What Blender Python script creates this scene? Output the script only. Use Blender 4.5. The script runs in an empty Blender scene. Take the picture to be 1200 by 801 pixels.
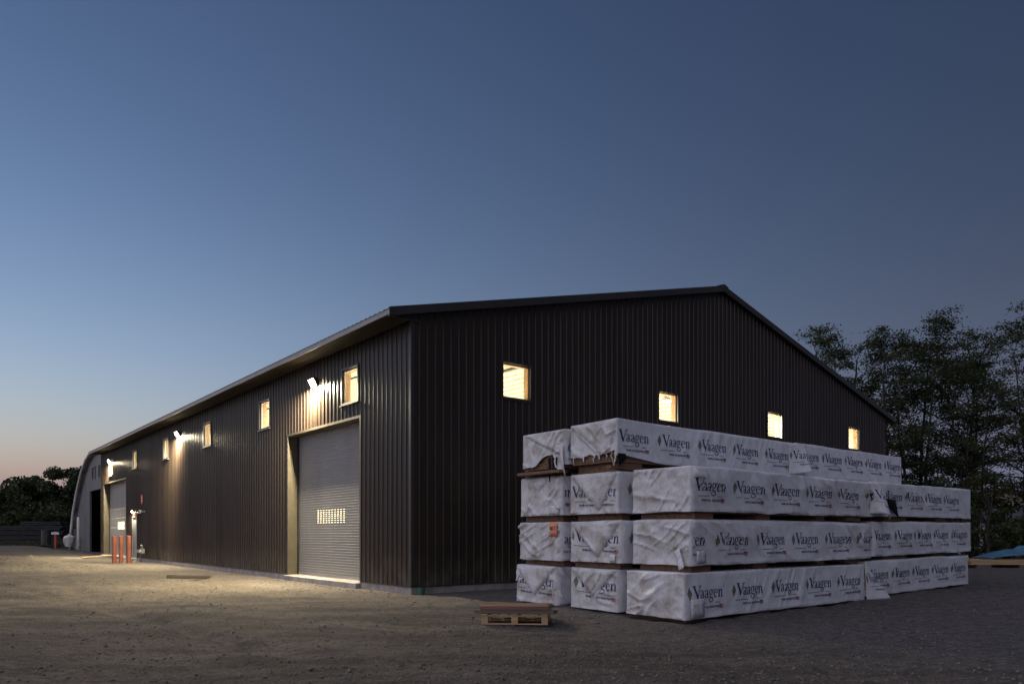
import bpy, bmesh, math, random
import numpy as np
from mathutils import Vector, Matrix

random.seed(7)
S = bpy.context.scene
C = S.collection
R = math.radians
PI = math.pi

# ------------------------------------------------------------------ camera
cam = bpy.data.cameras.new('camera')
cam_o = bpy.data.objects.new('camera', cam)
C.objects.link(cam_o)
S.camera = cam_o
cam.sensor_width = 36
cam.lens = 25.82
cam.shift_y = 0.1874
cam.clip_start = 0.05
cam.clip_end = 2000
cam_o.location = (0, 0, 1.4)
cam_o.rotation_euler = (R(90), 0, 0)

# ------------------------------------------------------------------ sky (dusk, sun already below the horizon on the left)
world = bpy.data.worlds.new('World')
S.world = world
world.use_nodes = True
wt = world.node_tree
sky = wt.nodes.new('ShaderNodeTexSky')
sky.sky_type = 'NISHITA'
sky.sun_disc = False
sky.sun_elevation = R(-5.0)
sky.sun_rotation = R(-49)
sky.dust_density = 4.2
sky.ozone_density = 1.94
sky.air_density = 1.32
wb = wt.nodes.new('ShaderNodeMix')          # white balance of the whole sky
wb.data_type = 'RGBA'
wb.blend_type = 'MULTIPLY'
wb.inputs[0].default_value = 1
wb.inputs[7].default_value = (1.22, 1.035, 0.865, 1)
wt.links.new(sky.outputs[0], wb.inputs[6])
bg = wt.nodes['Background']
# light scattered more than once, which the sky model leaves out: even all round, stronger towards the horizon
wtc = wt.nodes.new('ShaderNodeTexCoord')
wsx = wt.nodes.new('ShaderNodeSeparateXYZ'); wt.links.new(wtc.outputs['Generated'], wsx.inputs[0])
def wmath(op, a, b=None):
    n = wt.nodes.new('ShaderNodeMath'); n.operation = op
    for i, v in ((0, a), (1, b)):
        if v is None: continue
        if isinstance(v, (int, float)): n.inputs[i].default_value = v
        else: wt.links.new(v, n.inputs[i])
    return n.outputs[0]
wel = wmath('MAXIMUM', wmath('ARCSINE', wsx.outputs[2]), 0.0)
wfall = wmath('EXPONENT', wmath('MULTIPLY', wel, -1 / .163))
wadd = wt.nodes.new('ShaderNodeMix'); wadd.data_type = 'RGBA'
wadd.inputs[6].default_value = (.0005, .0008, .0016, 1)
wadd.inputs[7].default_value = (.00107 + .0098, .00162 + .0103, .00321 + .0150, 1)
wt.links.new(wfall, wadd.inputs[0])
wsum = wt.nodes.new('ShaderNodeMix'); wsum.data_type = 'RGBA'; wsum.blend_type = 'ADD'; wsum.inputs[0].default_value = 1
wt.links.new(wb.outputs[2], wsum.inputs[6]); wt.links.new(wadd.outputs[2], wsum.inputs[7])
wt.links.new(wsum.outputs[2], bg.inputs[0])
bg.inputs[1].default_value = 0.15

# ------------------------------------------------------------------ sun: added broad fill from the left behind the camera, standing in for after-glow
sun = bpy.data.lights.new('sun', 'SUN')
sun.energy = 0.0128
sun.angle = R(110)
sun.color = (.93, .92, 1.08)
fill_sun_o = bpy.data.objects.new('sun', sun); C.objects.link(fill_sun_o)
FILL_AZ, FILL_EL = R(-129), R(40)
fill_sun_o.rotation_euler = (R(90) - FILL_EL, 0, -FILL_AZ + PI)
fill_sun_o.location = (-20, -20, 30)

# ------------------------------------------------------------------ exposure
S.view_settings.view_transform = 'Standard'
S.view_settings.look = 'None'
S.view_settings.gamma = 1
S.view_settings.use_curve_mapping = False
S.view_settings.exposure = 6.85
S.cycles.max_bounces = 6
S.cycles.diffuse_bounces = 3
S.cycles.glossy_bounces = 3
S.cycles.transparent_max_bounces = 8
S.cycles.sample_clamp_indirect = 0.05
S.cycles.caustics_reflective = False
S.cycles.caustics_refractive = False

# ------------------------------------------------------------------ frame of the building
TH = 0.6798
P0 = (-2.381, 17.395)
GX, GY = math.cos(TH), math.sin(TH)
def W(a, b, z=0.0):
    """building frame (a along the gable, b along the long wall) to world"""
    return (P0[0] + a * GX - b * GY, P0[1] + a * GY + b * GX, z)
def to_ab(x, y):
    dx, dy = x - P0[0], y - P0[1]
    return dx * GX + dy * GY, -dx * GY + dy * GX

# ------------------------------------------------------------------ numpy noise
def _h(ix, iy, seed):
    n = (ix.astype(np.int64) * 374761393 + iy.astype(np.int64) * 668265263 + seed * 974711) & 0xffffffff
    n = ((n ^ (n >> 13)) * 1274126177) & 0xffffffff
    n = (n ^ (n >> 16)) & 0xffffff
    return n / float(0xffffff)
def vn(x, y, seed=0):
    x = np.asarray(x, float); y = np.asarray(y, float)
    ix = np.floor(x); iy = np.floor(y)
    fx = x - ix; fy = y - iy
    fx = fx * fx * fx * (fx * (fx * 6 - 15) + 10); fy = fy * fy * fy * (fy * (fy * 6 - 15) + 10)
    a = _h(ix, iy, seed); b = _h(ix + 1, iy, seed); c = _h(ix, iy + 1, seed); d = _h(ix + 1, iy + 1, seed)
    return (a + (b - a) * fx) * (1 - fy) + (c + (d - c) * fx) * fy
def fbm(x, y, seed=0, o=4):
    s = 0; a = .5; t = 0
    for i in range(o):
        s = s + a * vn(x * 2 ** i + 17.3 * i, y * 2 ** i + 9.1 * i, seed + i); t += a; a *= .5
    return s / t
def sst(e0, e1, x):
    t = np.clip((np.asarray(x, float) - e0) / (e1 - e0), 0, 1)
    return t * t * (3 - 2 * t)

# ------------------------------------------------------------------ objects
def tag(o, label=None, cat=None, group=None, kind=None):
    if label: o['label'] = label
    if cat: o['category'] = cat
    if group: o['group'] = group
    if kind: o['kind'] = kind
    return o
def empty(name, loc=(0, 0, 0), rz=0.0, label=None, cat=None, group=None):
    o = bpy.data.objects.new(name, None)
    o.empty_display_size = .2
    C.objects.link(o)
    o.location = loc
    o.rotation_euler = (0, 0, rz)
    return tag(o, label, cat, group)
def bempty(name, a, b, z, label, cat, group=None, rz=0.0):
    return empty(name, W(a, b, z), TH + rz, label, cat, group)

class MB:
    def __init__(self):
        self.v = []; self.f = []; self.m = []
    def add(self, verts, faces, mi=0):
        n = len(self.v)
        self.v.extend([tuple(p) for p in verts])
        for f in faces:
            self.f.append([n + i for i in f]); self.m.append(mi)
        return self
    def box(self, a, b, mi=0, rz=0.0, jit=0.0):
        x0, y0, z0 = a; x1, y1, z1 = b
        vs = [(x0, y0, z0), (x1, y0, z0), (x1, y1, z0), (x0, y1, z0), (x0, y0, z1), (x1, y0, z1), (x1, y1, z1), (x0, y1, z1)]
        if rz:
            cx, cy = (x0 + x1) / 2, (y0 + y1) / 2; c, s = math.cos(rz), math.sin(rz)
            vs = [(cx + (x - cx) * c - (y - cy) * s, cy + (x - cx) * s + (y - cy) * c, z) for x, y, z in vs]
        if jit:
            vs = [(x + random.uniform(-jit, jit), y + random.uniform(-jit, jit), z + random.uniform(-jit, jit)) for x, y, z in vs]
        return self.add(vs, [(0, 3, 2, 1), (4, 5, 6, 7), (0, 1, 5, 4), (1, 2, 6, 5), (2, 3, 7, 6), (3, 0, 4, 7)], mi)
    def tube(self, pts, rad, n=8, mi=0, cap=True):
        pts = [Vector(p) for p in pts]
        if not hasattr(rad, '__len__'): rad = [rad] * len(pts)
        base = len(self.v); up = Vector((0, 0, 1))
        for i, p in enumerate(pts):
            d = (pts[min(i + 1, len(pts) - 1)] - pts[max(i - 1, 0)]).normalized()
            u = d.cross(up) if abs(d.z) < .95 else d.cross(Vector((1, 0, 0)))
            u.normalize(); w = d.cross(u)
            for k in range(n):
                t = 2 * PI * k / n
                self.v.append(tuple(p + (u * math.cos(t) + w * math.sin(t)) * rad[i]))
        for i in range(len(pts) - 1):
            for k in range(n):
                a = base + i * n + k; b = base + i * n + (k + 1) % n
                self.f.append([a, a + n, b + n, b]); self.m.append(mi)
        if cap:
            self.f.append([base + k for k in range(n)]); self.m.append(mi)
            e = base + (len(pts) - 1) * n
            self.f.append([e + k for k in reversed(range(n))]); self.m.append(mi)
        return self
    def mesh(self, name, mats):
        me = bpy.data.meshes.new(name)
        me.from_pydata(self.v, [], self.f)
        if not isinstance(mats, (list, tuple)): mats = [mats]
        for m in mats: me.materials.append(m)
        if len(mats) > 1: me.polygons.foreach_set('material_index', self.m)
        return me
    def build(self, name, mats, parent=None, smooth=False, bevel=0.0, fix=True, loc=None):
        me = self.mesh(name, mats)
        if fix or bevel:
            bm = bmesh.new(); bm.from_mesh(me)
            if bevel:
                bmesh.ops.bevel(bm, geom=list(bm.edges), offset=bevel, segments=1, affect='EDGES', clamp_overlap=True)
            if fix: bmesh.ops.recalc_face_normals(bm, faces=list(bm.faces))
            bm.to_mesh(me); bm.free()
        return link(name, me, parent, smooth, loc)
def link(name, me, parent=None, smooth=False, loc=None):
    if smooth: me.polygons.foreach_set('use_smooth', [True] * len(me.polygons))
    o = bpy.data.objects.new(name, me)
    C.objects.link(o)
    if parent: o.parent = parent
    if loc: o.location = loc
    return o
def np_mesh(name, V, F, mats, mi=None):
    V = np.asarray(V, np.float32); F = np.asarray(F, np.int32)
    me = bpy.data.meshes.new(name)
    k = F.shape[1]
    me.vertices.add(len(V)); me.vertices.foreach_set('co', V.ravel())
    me.loops.add(F.size); me.loops.foreach_set('vertex_index', F.ravel())
    me.polygons.add(len(F))
    me.polygons.foreach_set('loop_start', np.arange(0, F.size, k, dtype=np.int32))
    me.polygons.foreach_set('loop_total', np.full(len(F), k, np.int32))
    for m in (mats if isinstance(mats, (list, tuple)) else [mats]): me.materials.append(m)
    if mi is not None: me.polygons.foreach_set('material_index', np.asarray(mi, np.int32))
    me.update(calc_edges=True); me.validate()
    return me

# ------------------------------------------------------------------ materials
def mat(name):
    m = bpy.data.materials.new(name); m.use_nodes = True
    return m, m.node_tree, m.node_tree.nodes['Principled BSDF']
def nd(t, typ, **kw):
    n = t.nodes.new(typ)
    for k, v in kw.items():
        if k.startswith('i_'):
            key = k[2:]
            n.inputs[int(key) if key.isdigit() else key.replace('_', ' ')].default_value = v
        else: setattr(n, k, v)
    return n
def ramp(t, src, stops):
    r = t.nodes.new('ShaderNodeValToRGB')
    e = r.color_ramp.elements
    while len(e) < len(stops): e.new(.5)
    for el, (p, c) in zip(e, stops):
        el.position = p; el.color = c if len(c) == 4 else (*c, 1)
    t.links.new(src, r.inputs[0])
    return r.outputs[0]
def coords(t, scale=(1, 1, 1), kind='Object'):
    tc = t.nodes.new('ShaderNodeTexCoord')
    mp = t.nodes.new('ShaderNodeMapping'); mp.inputs['Scale'].default_value = scale
    t.links.new(tc.outputs[kind], mp.inputs[0])
    return mp.outputs[0]
def bump(t, b, src, strength, dist=.01, prev=None):
    bp = nd(t, 'ShaderNodeBump', i_Strength=strength, i_Distance=dist)
    t.links.new(src, bp.inputs['Height'])
    if prev: t.links.new(prev, bp.inputs['Normal'])
    t.links.new(bp.outputs[0], b.inputs['Normal'])
    return bp.outputs[0]
def noise(t, vec, scale, detail=4, rough=.55):
    n = nd(t, 'ShaderNodeTexNoise', i_Scale=scale, i_Detail=detail, i_Roughness=rough)
    if vec: t.links.new(vec, n.inputs['Vector'])
    return n.outputs[0]
def mixc(t, fac, a, b, mode='MIX'):
    n = t.nodes.new('ShaderNodeMix'); n.data_type = 'RGBA'; n.blend_type = mode
    for i, v in ((0, fac), (6, a), (7, b)):
        if isinstance(v, (int, float)): n.inputs[i].default_value = v
        elif isinstance(v, tuple): n.inputs[i].default_value = (*v, 1)
        else: t.links.new(v, n.inputs[i])
    return n.outputs[2]
def simple(name, c1, c2=None, rough=.6, scale=6, stretch=(1, 1, 1), metal=0, bmp=0, bscale=60, spec=.5, lo=.35, hi=.65, rvar=0):
    m, t, b = mat(name)
    c2 = c2 or tuple(x * .7 for x in c1)
    v = coords(t, stretch)
    n = noise(t, v, scale, 6)
    t.links.new(ramp(t, n, [(lo, c1), (hi, c2)]), b.inputs['Base Color'])
    b.inputs['Roughness'].default_value = rough
    b.inputs['Metallic'].default_value = metal
    b.inputs['Specular IOR Level'].default_value = spec
    if rvar:
        t.links.new(ramp(t, noise(t, v, scale * 2.3, 5), [(.3, (rough - rvar,) * 3), (.7, (rough + rvar,) * 3)]), b.inputs['Roughness'])
    if bmp: bump(t, b, noise(t, v, bscale, 4), bmp, .01)
    return m
M = {}
def sidingmat():
    m, t, b = mat('brown_painted_steel')
    v = coords(t, (1, 1, .25))
    oi = t.nodes.new('ShaderNodeObjectInfo')
    c = ramp(t, noise(t, v, .9, 6), [(.35, (.037, .0255, .0185)), (.65, (.029, .020, .0145))])
    var = ramp(t, oi.outputs['Random'], [(0, (.80, .80, .80)), (1, (1.12, 1.12, 1.12))])
    c = mixc(t, 1.0, c, var, 'MULTIPLY')
    # rain-splashed dust along the foot of the sheets
    tc = t.nodes.new('ShaderNodeTexCoord'); sx = nd(t, 'ShaderNodeSeparateXYZ'); t.links.new(tc.outputs['Object'], sx.inputs[0])
    mr = nd(t, 'ShaderNodeMapRange', i_1=.95, i_2=.12); t.links.new(sx.outputs[2], mr.inputs[0])
    ml = nd(t, 'ShaderNodeMath', operation='MULTIPLY'); t.links.new(mr.outputs[0], ml.inputs[0])
    t.links.new(ramp(t, noise(t, coords(t, (1.5, 1.5, .8)), 2.2, 7, .65), [(.38, (0, 0, 0)), (.72, (.75, .75, .75))]), ml.inputs[1])
    c = mixc(t, ml.outputs[0], c, (.15, .125, .098))
    t.links.new(c, b.inputs['Base Color'])
    t.links.new(ramp(t, noise(t, v, 2.1, 5), [(.3, (.33, .33, .33)), (.7, (.44, .44, .44))]), b.inputs['Roughness'])
    b.inputs['Specular IOR Level'].default_value = .30
    bump(t, b, noise(t, v, 1.6, 3), .10, .02)
    return m
M['siding'] = sidingmat()
M['trim'] = simple('brown_trim_steel', (.040, .034, .030), (.032, .027, .024), rough=.38, scale=2)
M['fascia'] = simple('fascia_steel', (.30, .27, .265), (.25, .225, .22), rough=.42, scale=2)
M['soffit'] = simple('soffit_steel', (.040, .035, .026), (.033, .029, .022), spec=.15, rough=.85, scale=3)
M['roofsteel'] = simple('roof_steel', (.06, .055, .055), (.05, .046, .046), rough=.4, scale=2)
M['concrete'] = simple('concrete', (.36, .33, .32), (.22, .20, .19), rough=.85, scale=3, bmp=.4, bscale=25)
M['door'] = simple('grey_roller_steel', (.20, .198, .203), (.172, .17, .174), rough=.42, scale=1.5, stretch=(1, 1, .4), rvar=.05)
M['jambmetal'] = simple('jamb_trim', (.09, .076, .052), (.07, .06, .042), rough=.5, scale=3)
M['liner'] = simple('interior_board', (.70, .65, .52), (.60, .55, .43), rough=.7, scale=3, stretch=(1, 1, .3))
M['ceil'] = simple('ceiling_liner', (.70, .66, .54), (.62, .57, .46), rough=.5, scale=2)
M['pine'] = simple('pine_wood', (.52, .35, .18), (.40, .26, .12), rough=.65, scale=5, stretch=(.15, 1, 4))
M['slab'] = simple('interior_slab', (.32, .30, .28), (.25, .23, .21), rough=.5, scale=1.5)
M['darksteel'] = simple('dark_steel', (.03, .03, .03), (.022, .022, .022), rough=.45)
M['white'] = simple('white_paint', (.70, .70, .70), (.58, .57, .56), rough=.55, scale=4)
M['galv'] = simple('galvanised_steel', (.34, .33, .33), (.25, .245, .25), rough=.38, scale=1.2, metal=.6, rvar=.08)
M['hutfront'] = simple('hut_sheeting', (.135, .13, .133), (.10, .096, .098), rough=.5, scale=.8)
M['rust'] = simple('bollard_red_paint', (.25, .075, .042), (.16, .05, .03), rough=.6, scale=7, bmp=.3)
M['redpaint'] = simple('red_paint', (.55, .06, .035), (.42, .04, .025), rough=.5)
M['lumber'] = simple('sawn_lumber', (.22, .115, .062), (.12, .066, .038), rough=.75, scale=4, stretch=(.2, 3, 3), bmp=.3, bscale=12)
M['oldwood'] = simple('weathered_wood', (.17, .125, .095), (.085, .066, .054), rough=.85, scale=3, stretch=(.3, 3, 5), bmp=.5, bscale=14)
M['plankred'] = simple('reddish_plank', (.25, .13, .085), (.16, .085, .06), rough=.8, scale=3, stretch=(.3, 4, 4), bmp=.4, bscale=16)
M['palletwood'] = simple('pallet_wood', (.50, .33, .18), (.36, .23, .12), rough=.75, scale=4, stretch=(.3, 4, 4), bmp=.3, bscale=14)
M['greywood'] = simple('grey_old_timber', (.040, .039, .041), (.02, .02, .021), rough=.9, scale=2.5, stretch=(.25, 2, 4), bmp=.5, bscale=8)
M['bark'] = simple('bark', (.060, .048, .040), (.030, .025, .021), rough=.95, scale=5, stretch=(2, 2, .5), bmp=.6, bscale=8)
M['navy'] = simple('navy_print', (.014, .022, .095), (.02, .03, .11), rough=.6, scale=9)
M['olive'] = simple('olive_print', (.12, .125, .055), (.085, .09, .04), rough=.6, scale=9)
M['flagred'] = simple('red_print', (.40, .09, .075), (.33, .075, .065), rough=.6, scale=9)
M['orange'] = simple('orange_tag_paper', (.78, .27, .15), (.62, .20, .11), rough=.6, scale=14)
M['ink'] = simple('black_marker', (.03, .02, .02), (.05, .035, .03), rough=.6)
M['paper'] = simple('white_tag_plastic', (.68, .68, .69), (.46, .45, .45), rough=.45, scale=30, lo=.45, hi=.62)
M['blackplastic_hole'] = simple('black_plastic_and_hole', (.005, .005, .005), (.008, .008, .008), spec=.15, rough=.7)  # black plastic shreds, and the dark painted for the hole in the wrap
M['bluetarp'] = simple('blue_tarp', (.07, .17, .26), (.05, .12, .19), rough=.45, scale=5, bmp=.5, bscale=9)
M['greenplastic'] = simple('green_plastic', (.025, .14, .065), (.018, .10, .045), rough=.5)
M['beigewall'] = simple('beige_siding', (.62, .47, .40), (.54, .40, .34), rough=.7, scale=1.2, stretch=(1, 1, 6))
M['paleshed'] = simple('pale_siding', (.42, .39, .38), (.34, .32, .31), rough=.7, scale=1.2)
M['shingle'] = simple('grey_roofing', (.09, .09, .095), (.06, .06, .065), rough=.9, scale=6)
M['stone'] = simple('gravel_stone', (.21, .178, .150), (.085, .075, .066), rough=.9, scale=7)

def leafmat(name, c1, c2):
    m, t, b = mat(name)
    n = noise(t, coords(t), 1.3, 5)
    t.links.new(ramp(t, n, [(.3, c1), (.7, c2)]), b.inputs['Base Color'])
    b.inputs['Roughness'].default_value = .6
    b.inputs['Specular IOR Level'].default_value = .3
    tr = nd(t, 'ShaderNodeBsdfTranslucent')
    tr.inputs[0].default_value = (*[x * 1.1 for x in c1], 1)
    mx = nd(t, 'ShaderNodeMixShader', i_0=.25)
    out = t.nodes['Material Output']
    t.links.new(b.outputs[0], mx.inputs[1]); t.links.new(tr.outputs[0], mx.inputs[2])
    t.links.new(mx.outputs[0], out.inputs[0])
    return m
M['leaf'] = leafmat('locust_leaf', (.062, .072, .024), (.034, .044, .016))
M['leafd'] = leafmat('dark_leaf', (.060, .078, .030), (.034, .048, .018))

def glassmat():
    m, t, b = mat('window_glass')
    tr = nd(t, 'ShaderNodeBsdfTransparent'); tr.inputs[0].default_value = (.93, .94, .93, 1)
    gl = nd(t, 'ShaderNodeBsdfGlossy', i_Roughness=.03)
    lw = nd(t, 'ShaderNodeLayerWeight', i_0=.5)
    pw_ = nd(t, 'ShaderNodeMath', operation='POWER', i_1=4.0); t.links.new(lw.outputs['Facing'], pw_.inputs[0])
    fr = nd(t, 'ShaderNodeMath', operation='MULTIPLY_ADD', i_1=.6, i_2=.04); t.links.new(pw_.outputs[0], fr.inputs[0])
    mx = nd(t, 'ShaderNodeMixShader')
    t.links.new(fr.outputs[0], mx.inputs[0]); t.links.new(tr.outputs[0], mx.inputs[1]); t.links.new(gl.outputs[0], mx.inputs[2])
    t.links.new(mx.outputs[0], t.nodes['Material Output'].inputs[0])
    t.nodes.remove(b)
    return m
M['glass'] = glassmat()
def emitmat(name, col, st):
    m, t, b = mat(name)
    b.inputs['Base Color'].default_value = (*col, 1)
    b.inputs['Emission Color'].default_value = (*col, 1)
    b.inputs['Emission Strength'].default_value = st
    return m
M['lens'] = emitmat('lamp_lens', (1, .86, .58), 1.2)
M['baylens'] = emitmat('bay_lamp_lens', (1, .85, .55), .6)

def wrapmat():
    m, t, b = mat('white_lumber_wrap')
    v = coords(t)
    oi = t.nodes.new('ShaderNodeObjectInfo')
    off = nd(t, 'ShaderNodeVectorMath', operation='SCALE'); off.inputs[0].default_value = (31, 17, 23)
    t.links.new(oi.outputs['Random'], off.inputs['Scale'])
    ad = nd(t, 'ShaderNodeVectorMath', operation='ADD')
    t.links.new(v, ad.inputs[0]); t.links.new(off.outputs[0], ad.inputs[1]); v = ad.outputs[0]
    base = ramp(t, noise(t, v, 1.6, 5), [(.3, (.71, .71, .75)), (.75, (.64, .64, .67))])
    dirt = ramp(t, noise(t, v, 3.1, 8, .68), [(.43, (0, 0, 0)), (.66, (.9, .9, .9))])
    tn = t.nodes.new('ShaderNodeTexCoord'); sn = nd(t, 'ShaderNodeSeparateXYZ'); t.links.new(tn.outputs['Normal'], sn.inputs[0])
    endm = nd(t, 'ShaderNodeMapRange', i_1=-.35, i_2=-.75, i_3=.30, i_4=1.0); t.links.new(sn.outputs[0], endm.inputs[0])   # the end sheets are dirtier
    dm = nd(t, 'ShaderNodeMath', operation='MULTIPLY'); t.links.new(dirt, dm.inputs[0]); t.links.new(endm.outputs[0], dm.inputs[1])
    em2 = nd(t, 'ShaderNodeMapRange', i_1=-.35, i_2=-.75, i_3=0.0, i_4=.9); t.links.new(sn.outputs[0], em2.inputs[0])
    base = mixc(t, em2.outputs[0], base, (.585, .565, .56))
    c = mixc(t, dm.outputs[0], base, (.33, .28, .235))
    # drips: stretched vertically
    v2 = coords(t, (9, 9, .8))
    drip = ramp(t, noise(t, v2, 1.0, 5, .6), [(.64, (0, 0, 0)), (.80, (.4, .4, .4))])
    c = mixc(t, drip, c, (.36, .31, .26))
    sp = ramp(t, noise(t, v, 38, 3, .5), [(.72, (0, 0, 0)), (.76, (.8, .8, .8))])
    c = mixc(t, sp, c, (.10, .085, .07))
    t.links.new(c, b.inputs['Base Color'])
    b.inputs['Roughness'].default_value = .42
    b.inputs['Specular IOR Level'].default_value = .5
    n1 = noise(t, v, 9, 6, .6)
    p = bump(t, b, n1, .22, .03)
    # crumple: sharp creases
    w = nd(t, 'ShaderNodeTexVoronoi', i_Scale=6.5); w.feature = 'F1'; w.distance = 'CHEBYCHEV'
    dv = nd(t, 'ShaderNodeVectorMath', operation='ADD')
    nn = nd(t, 'ShaderNodeTexNoise', i_Scale=3.0, i_Detail=3.0); t.links.new(v, nn.inputs['Vector'])
    t.links.new(v, dv.inputs[0]); t.links.new(nn.outputs[1], dv.inputs[1])
    t.links.new(dv.outputs[0], w.inputs['Vector'])
    bump(t, b, w.outputs[0], .10, .05, p)
    return m
M['wrap'] = wrapmat()

def groundmat():
    m, t, b = mat('packed_dirt_and_gravel')
    tc = t.nodes.new('ShaderNodeTexCoord'); v = tc.outputs['Object']
    big = noise(t, v, .10, 5, .6)
    mid = noise(t, v, .55, 6, .6)
    fine = noise(t, v, 6.5, 7, .7)
    c = mixc(t, ramp(t, big, [(.40, (0, 0, 0)), (.60, (1, 1, 1))]), (.200, .165, .138), (.125, .105, .093))
    c = mixc(t, ramp(t, mid, [(.46, (0, 0, 0)), (.68, (.7, .7, .7))]), c, (.175, .142, .108))
    stk = noise(t, coords(t, (.35, 1.6, 1)), .9, 6, .65)
    c = mixc(t, ramp(t, stk, [(.40, (.85, .85, .85)), (.57, (0, 0, 0))]), c, (.062, .053, .047))
    # the yard by the lumber turns a darker grey, by the long wall tan
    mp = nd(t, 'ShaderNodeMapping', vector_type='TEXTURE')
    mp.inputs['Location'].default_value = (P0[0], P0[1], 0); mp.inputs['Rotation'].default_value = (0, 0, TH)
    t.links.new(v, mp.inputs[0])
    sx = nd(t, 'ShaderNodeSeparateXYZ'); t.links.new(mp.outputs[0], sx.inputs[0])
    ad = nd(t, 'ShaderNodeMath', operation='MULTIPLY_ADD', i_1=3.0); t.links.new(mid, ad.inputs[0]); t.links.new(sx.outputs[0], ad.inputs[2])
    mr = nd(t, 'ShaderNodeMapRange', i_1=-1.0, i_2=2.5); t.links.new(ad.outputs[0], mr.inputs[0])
    # tan dirt along the long wall, its edge painting in the wall lamps' fall-off
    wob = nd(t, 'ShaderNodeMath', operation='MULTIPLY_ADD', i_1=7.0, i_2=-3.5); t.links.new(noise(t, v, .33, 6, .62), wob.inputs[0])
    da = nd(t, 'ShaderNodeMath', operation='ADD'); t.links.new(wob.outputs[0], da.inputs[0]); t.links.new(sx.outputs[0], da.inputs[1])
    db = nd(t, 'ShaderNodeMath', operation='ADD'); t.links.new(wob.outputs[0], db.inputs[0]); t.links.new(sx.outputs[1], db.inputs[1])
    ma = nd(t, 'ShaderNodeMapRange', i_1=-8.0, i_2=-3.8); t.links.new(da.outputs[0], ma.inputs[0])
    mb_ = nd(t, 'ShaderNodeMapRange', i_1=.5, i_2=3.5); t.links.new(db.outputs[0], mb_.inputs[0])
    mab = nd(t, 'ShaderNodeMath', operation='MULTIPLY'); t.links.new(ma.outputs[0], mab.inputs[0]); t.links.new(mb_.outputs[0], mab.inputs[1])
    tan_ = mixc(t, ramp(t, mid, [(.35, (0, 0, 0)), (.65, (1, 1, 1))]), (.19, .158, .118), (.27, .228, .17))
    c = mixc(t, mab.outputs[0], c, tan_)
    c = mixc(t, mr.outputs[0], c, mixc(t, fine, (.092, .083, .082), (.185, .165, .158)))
    grit = noise(t, v, 24, 6, .75)
    c = mixc(t, ramp(t, grit, [(.36, (.85, .85, .85)), (.52, (0, 0, 0))]), c, (.045, .040, .036))
    c = mixc(t, ramp(t, grit, [(.56, (0, 0, 0)), (.70, (.65, .65, .65))]), c, (.24, .205, .175))
    c = mixc(t, ramp(t, fine, [(.30, (.8, .8, .8)), (.55, (0, 0, 0))]), c, (.050, .043, .037))
    st = nd(t, 'ShaderNodeTexVoronoi', i_Scale=26.0); t.links.new(v, st.inputs['Vector'])
    sm = ramp(t, st.outputs['Distance'], [(.10, (1, 1, 1)), (.22, (0, 0, 0))])
    pick = ramp(t, noise(t, v, 19, 2), [(.52, (0, 0, 0)), (.60, (.7, .7, .7))])
    ml = nd(t, 'ShaderNodeMath', operation='MULTIPLY'); t.links.new(sm, ml.inputs[0]); t.links.new(pick, ml.inputs[1])
    c = mixc(t, ml.outputs[0], c, (.26, .225, .19))
    t.links.new(c, b.inputs['Base Color'])
    b.inputs['Roughness'].default_value = .95
    b.inputs['Specular IOR Level'].default_value = .15
    p = bump(t, b, fine, .9, .05)
    p = bump(t, b, grit, .8, .02, p)
    st2 = nd(t, 'ShaderNodeTexVoronoi', i_Scale=34.0); t.links.new(v, st2.inputs['Vector'])
    inv = ramp(t, st2.outputs['Distance'], [(0, (1, 1, 1)), (.6, (0, 0, 0))])
    p = bump(t, b, inv, .7, .022, p)
    return m
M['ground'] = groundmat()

# ------------------------------------------------------------------ ground
def ground_z(x, y, detail=True):
    x = np.asarray(x, float); y = np.asarray(y, float)
    dx, dy = x - P0[0], y - P0[1]
    a = dx * GX + dy * GY; b = -dx * GY + dy * GX
    z = .40 * sst(42, 55, b + .25 * np.minimum(a, 0)) * sst(6, 0, a)          # the yard rises towards the hut
    z = z + .10 * np.clip((a - .3) / 11.5, 0, 3) * sst(-3.0, -5.5, b) * sst(-30, -14, b) # and a little along the lumber
    if detail:
        # heap of dirt scraped up in the yard
        m = np.exp(-(((x + 20.5) / 1.5) ** 2 + ((y - 30.6) / 2.2) ** 2))
        m2 = np.exp(-(((x + 17.8) / 2.6) ** 2 + ((y - 29.6) / .8) ** 2))
        z = z + (m * .42 + m2 * .17) * (.55 + .9 * fbm(x * 1.7, y * 1.7, 5))
        # foot of the bank in front of the hut
        m3 = np.exp(-((a + .3) / 1.3) ** 2 - ((b - 46.5) / 3.0) ** 2)
        z = z + m3 * .30 * fbm(x * 1.2, y * 1.2, 6)
        near = sst(90, 25, np.hypot(x, y))
        z = z + near * ((fbm(x * .35, y * .35, 1, 3) - .5) * .07 + (fbm(x * 1.3, y * 1.3, 2, 4) - .5) * .095 + (fbm(x * 6, y * 6, 3, 3) - .5) * .032)
        out = np.where((b > -.5), np.maximum(-a, 0), np.hypot(np.maximum(-a, 0), np.minimum(b, 0)))
        out = np.where(a > 0, np.maximum(-b, 0), out)
        z = z * (.25 + .75 * sst(0, 1.6, out)) - .035 * sst(.9, .2, out) * sst(46, 40, b)
        # shallow wheel ruts running beside the long wall
        for off in (-3.2, -4.9, -6.6, -9.3, -11.0):
            z = z - .06 * near * np.exp(-((a - off + 1.2 * np.sin(b * .09 + off)) / .22) ** 2) * sst(.35, .6, fbm(a * .3, b * .12, 9, 2))
    return z
ang = np.concatenate([np.arange(-48, 48.01, .28), np.arange(52, 312, 6.0)])
ang = np.radians(ang)
rr = np.concatenate([np.linspace(1.0, 6, 14), 6 * (1.0135 ** np.arange(1, 200)), 6 * 1.0135 ** 199 * 1.12 ** np.arange(1, 28)])
AA, RR = np.meshgrid(ang, rr)
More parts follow.
